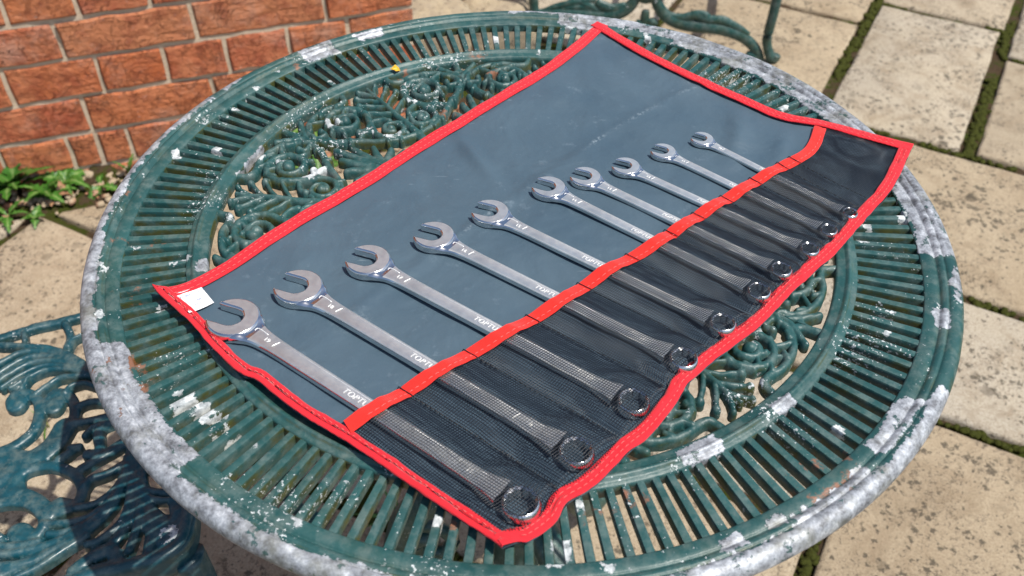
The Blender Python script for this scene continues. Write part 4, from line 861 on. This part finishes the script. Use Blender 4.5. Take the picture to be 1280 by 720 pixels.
# bar tacks across the pocket tape, and stitch rows down the net
def atband(p, q):
    d, s = linedist(BAND_[:, 0], BAND_[:, 1], p, q); i_ = np.argmin(np.abs(d)); return i_
for i, (p, q) in enumerate(STL):
    i_ = atband(p, q); c_ = BAND_[i_]; d = (q-p)/np.linalg.norm(q-p)
    tt = np.linspace(-.0062, .0070, 12); X = c_[0]+d[0]*tt; Y = c_[1]+d[1]*tt; Z = zband(X, Y)+.0022; Z[0] -= .003
    V, F = tube(np.c_[X, Y, Z], .00036, 5); mk('bar_tack', V, F, M['blackthread'], roll)
    mb = MB(); dd = segdist(np.array([c_[0]]), np.array([c_[1]]), DC_[::3])[0]
    t = .009
    while t < dd-.012:
        a_ = c_+d*t; b_ = c_+d*(t+.0028); z_ = TZ+Zs(np.array([a_[0], b_[0]]), np.array([a_[1], b_[1]]))+.0024
        V, F = tube([(a_[0], a_[1], z_[0]), (b_[0], b_[1], z_[1])], .00034, 4); mb.add(V, F); t += .0040
    if mb.n: tag(mb.build('pocket_stitching', M['blackthread'], roll), kind='stuff')
# --- white tag
c_ = np.array(TAG); cc = c_.mean(0)
n = 14; A_ = np.array([-.2490, -.0985]); B_ = np.array([-.2300, -.0865]); C__ = np.array([-.2160, -.1040]); D__ = np.array([-.2340, -.1180])
uu, vv = np.meshgrid(np.linspace(0, 1, n), np.linspace(0, 1, n), indexing='ij')
Q = (1-uu)[..., None]*(1-vv)[..., None]*A_+uu[..., None]*(1-vv)[..., None]*B_+uu[..., None]*vv[..., None]*C__+(1-uu)[..., None]*vv[..., None]*D__
bow = .0022*np.sin(pi*uu)*vv; Q = Q+bow[..., None]*np.array([.62, -.78])
def ztag(x, y): return TZ+Zs(x, y)+.0016
tagz = ztag(Q[..., 0], Q[..., 1])+.0014*vv*np.sin(pi*uu*.9+.3)
lab = mk('care_tag', np.stack([Q[..., 0], Q[..., 1], tagz], -1), grid_faces(n, n)[:, ::-1], M['tag'], roll); tag(lab, 'small white printed tag')
def text_mesh(txt, size, extr, mat, name, parent, M4, bev=0, shear=0, space=1.0, align='LEFT'):
    cu = bpy.data.curves.new(name, 'FONT'); cu.body = txt; cu.size = size; cu.extrude = extr; cu.resolution_u = 3; cu.shear = shear; cu.space_character = space; cu.align_x = align; cu.align_y = 'CENTER'
    if bev: cu.offset = bev
    to = bpy.data.objects.new(name, cu); COL.objects.link(to); dg = bpy.context.evaluated_depsgraph_get()
    me = bpy.data.meshes.new_from_object(to.evaluated_get(dg)); bpy.data.objects.remove(to); bpy.data.curves.remove(cu)
    me.transform(M4); me.materials.clear(); me.materials.append(mat)
    o = bpy.data.objects.new(name, me); COL.objects.link(o); o.parent = parent; return o
def tagtext(txt, u, v, size):
    p = A_*(1-u)*(1-v)+B_*u*(1-v)+C__*u*v+D__*(1-u)*v; ang = math.atan2(*(B_-A_)[::-1]); z = float(ztag(p[0], p[1]))+.0014*v*sin(pi*u*.9+.3)+.0006
    text_mesh(txt, size, .00003, M['ink'], 'printed_text', roll, Matrix.Translation((p[0]-.05, p[1], z-TZ)) @ Matrix.Rotation(ang, 4, 'Z'))
tagtext('TOBA - 1211', .22, .30, .0032); tagtext('CAR', .50, .66, .0032); tagtext('XXXXXX', .46, .84, .0024)
# ================================================================== THE SPANNERS
def offset_ring(P, d):
    T = np.roll(P, -1, 0)-np.roll(P, 1, 0); T /= np.linalg.norm(T, axis=1)[:, None]+1e-12; N = np.stack([T[:, 1], -T[:, 0]], 1); return P-N*d
def spanner(i, hx, hy, rx, ry, L, z, size, tx, label):
    k = size/19; az = math.atan2(ry-hy, rx-hx)
    t = thing('combination_spanner', label, 'spanner', (hx, hy, TZ+z+.0003), az, 'combination spanners in the tool roll')
    # open jaw ------------------------------------------------
    R = .0187*k; w2 = .0082*k; ja = rad(16)+pi
    T_h = .0082*k
    a_in = .55
    n_ = 61; tipa = rad(30); oa = np.linspace(tipa, 2*pi-tipa, n_)
    outer = np.stack([R*(1+.035*np.clip(np.cos(oa), 0, 1))*np.cos(oa), R*(1-.03*np.abs(np.sin(oa)))*np.sin(oa)], 1)
    sl_ = [(R*.90, w2*1.02), (R*.87, w2*.98), (R*.5, w2*.97), (R*.15, w2*.97), (-R*.02, w2*.94), (-R*.16, w2*.78), (-R*.29, w2*.45), (-R*.33, w2*.2), (-R*.335, 0)]
    sl_ = sl_+[(x, -y) for x, y in sl_[:-1][::-1]]; inner = resample(np.array(sl_), n_)          # same order as the outer arc
    P = np.vstack([outer, inner[::-1]])
    c_, s_ = cos(ja), sin(ja); P = P@np.array([[c_, s_], [-s_, c_]])
    n = len(P); lay = [(.0010*k, 0), (0, .0012*k), (0, T_h-.0018*k), (.0003*k, T_h-.0010*k), (.0009*k, T_h-.0003*k), (.0015*k, T_h)]
    V = np.vstack([np.c_[offset_ring(P, o_), np.full(n, h)] for o_, h in lay])
    F = [(r*n+j, r*n+(j+1) % n, (r+1)*n+(j+1) % n, (r+1)*n+j) for r in range(len(lay)-1) for j in range(n)]
    mi = [1]*len(F); b_ = (len(lay)-1)*n
    F += [(b_+j, b_+j+1, b_+n-2-j, b_+n-1-j) for j in range(n_-1)]; mi += [0]*(n_-1)
    F += [(n-1-j, n-2-j, j+1, j) for j in range(n_-1)]; mi += [1]*(n_-1)
    mk('open_jaw', V, F, [M['satin'], M['polish']], t, smooth='auto', local=True, matidx=mi, ang=24)
    # shank ---------------------------------------------------
    hs = .0062*k; xk = np.array([.60, .80, .95, 1.15, 1.5, 2.0, 2.7])*R
    wk = np.array([.80, .74, .62, .50, .415, .37, .352])*R
    Lr = L-.0105*k
    xs = list(xk)+[L*.5, L-.045*k, L-.030*k, L-.020*k, L-.013*k]; ws = list(wk)+[.0060*k, .0061*k, .0066*k, .0082*k, .0100*k]
    X = np.concatenate([np.linspace(xs[0], xs[6], 22), np.linspace(xs[6], xs[8], 14)[1:], np.linspace(xs[8], xs[-1], 12)[1:]])
    Wd = np.interp(X, xs, ws); Wd = smooth1(Wd[:, None], it=2)[:, 0]
    zt = .0005*k+hs+(T_h-hs-.0006*k)*np.clip((R*1.03-X)/(R*.16), 0, 1)**2+(.0024*k)*np.clip((X-(L-.030*k))/(.02*k), 0, 1)
    zbm = .0008*k*np.ones_like(X)
    cs = [(-.80, 0), (-.97, .22), (-1, .5), (-.965, .74), (-.86, .93), (-.74, .998), (-.66, 1.0), (-.60, .975), (.60, .975), (.66, 1.0), (.74, .998), (.86, .93), (.965, .74), (1, .5), (.97, .22), (.80, 0)]
    V = np.array([[(x, y*w_, zb_+(z_-zb_)*h) for y, h in cs] for x, w_, z_, zb_ in zip(X, Wd, zt, zbm)]).reshape(-1, 3)
    m_ = len(cs); F = []; mi = []
    for a in range(len(X)-1):
        for b in range(m_):
            F.append((a*m_+b, (a+1)*m_+b, (a+1)*m_+(b+1) % m_, a*m_+(b+1) % m_)); mi.append(0 if 4 <= b <= 10 and a > 5 else 1)
    F.append(tuple(range(m_))); F.append(tuple((len(X)-1)*m_+b for b in range(m_))[::-1]); mi += [1, 1]
    mk('shank', V, F, [M['satin'], M['polish']], t, smooth='auto', local=True, matidx=mi, ang=24)
    # ring end ------------------------------------------------
    Ro, Ri, Tr = .0121*k, .0092*k, .0094*k; n = 120
    a = np.linspace(0, 2*pi, n, endpoint=False); tooth = .00085*k*np.abs(np.sin(6*a))
    lay = [(Ri, 1, 0), (Ro-.0022*k, 0, 0), (Ro-.0003*k, 0, .0022*k), (Ro, 0, Tr*.45), (Ro-.0003*k, 0, Tr*.66), (Ro-.0009*k, 0, Tr*.88), (Ro-.0016*k, 0, Tr-.0002*k), (Ri+.0009*k, 0, Tr), (Ri+.0005*k, .2, Tr-.0004*k), (Ri, 1, Tr-.0012*k), (Ri, 1, .0)]
    V = np.vstack([np.c_[L+(r-tooth*q)*np.cos(a), (r-tooth*q)*np.sin(a), np.full(n, h)] for r, q, h in lay])
    F = [((r+1)*n+j, (r+1)*n+(j+1) % n, r*n+(j+1) % n, r*n+j) for r in range(len(lay)-1) for j in range(n)]
    mk('ring_end', V, F, M['polish'], t, smooth='auto', local=True, ang=30)
    # stamped marks -------------------------------------------
    zt_ = .0005*k+hs*.985-.00002; e = .00012
    def at_(x, y, rz=0): return Matrix.Translation((x, y, zt_+e)) @ Matrix.Rotation(rz, 4, 'Z')
    text_mesh('TOPTUL', .0060*k**.8, e, M['stamp'], 'lettering', t, at_(tx-.0035, -.0004*k), bev=-.00005, shear=.2, space=1.12)
    text_mesh(str(size), .0046*k**.6, e, M['stamp'], 'size_mark', t, at_(.0300*k+.001, -.0002), space=1.05)
    text_mesh(str(size), .0046*k**.6, e, M['stamp'], 'size_mark', t, at_(L-.040*k, .0002), space=1.05)
    for pth in ([(.0205*k, .0010*k), (.0200*k, .0026*k), (.0212*k, .0038*k), (.025*k, .0040*k), (.0305*k, .0036*k)], [(.0400*k, -.0022*k), (.0410*k, .0012*k), (.0420*k, .0036*k)], [(L-.049*k, -.0022*k), (L-.048*k, .0012*k), (L-.047*k, .0036*k)],
                [(L-.033*k, .0036*k), (L-.027*k, .0042*k), (L-.022*k, .0028*k)]):
        q = catmull(np.array(pth), 4); V_, F_ = tube(np.c_[q, np.full(len(q), zt_)], .00034*k, 5); mk('stamped_line', V_, F_, M['stamp'], t, local=True)
    q = np.array([(.041*k, .0040*k), (L*.4, .0037*k), (L-.05*k, .0037*k)]); V_, F_ = tube(np.c_[q, np.full(3, zt_-.00002)], .00016, 4); mk('panel_line', V_, F_, M['stamp'], t, local=True)
LBL = ['largest chrome combination spanner marked 19, beside the white tag at lower left',
 'chrome combination spanner marked 18, second from the white tag',
 'chrome combination spanner marked 17, third from the white tag', 'chrome combination spanner marked 16, fourth from the white tag',
 'chrome combination spanner marked 15, just left of the close middle pair',
 'chrome combination spanner marked 14, the left one of the close pair in the middle', 'chrome combination spanner marked 13, the right one of the close pair in the middle',
 'chrome combination spanner marked 12, third from the small end of the row', 'small chrome combination spanner marked 11, next to the smallest', 'smallest chrome combination spanner marked 10, at the far right end of the row']
for i, (wl, s) in enumerate(zip(WL, SIZES)): spanner(i, *wl, s, TX[i], LBL[i])
# small yellow scrap on the ring
x, y = FLECK[0]
deadleaf(x-.005, y, TZ-.0005, .011, .2, 'tiny yellow leaf scrap on the inner ring of the table', 'yellow', cat='leaf scrap', name='yellow_leaf_scrap', W_=.32)
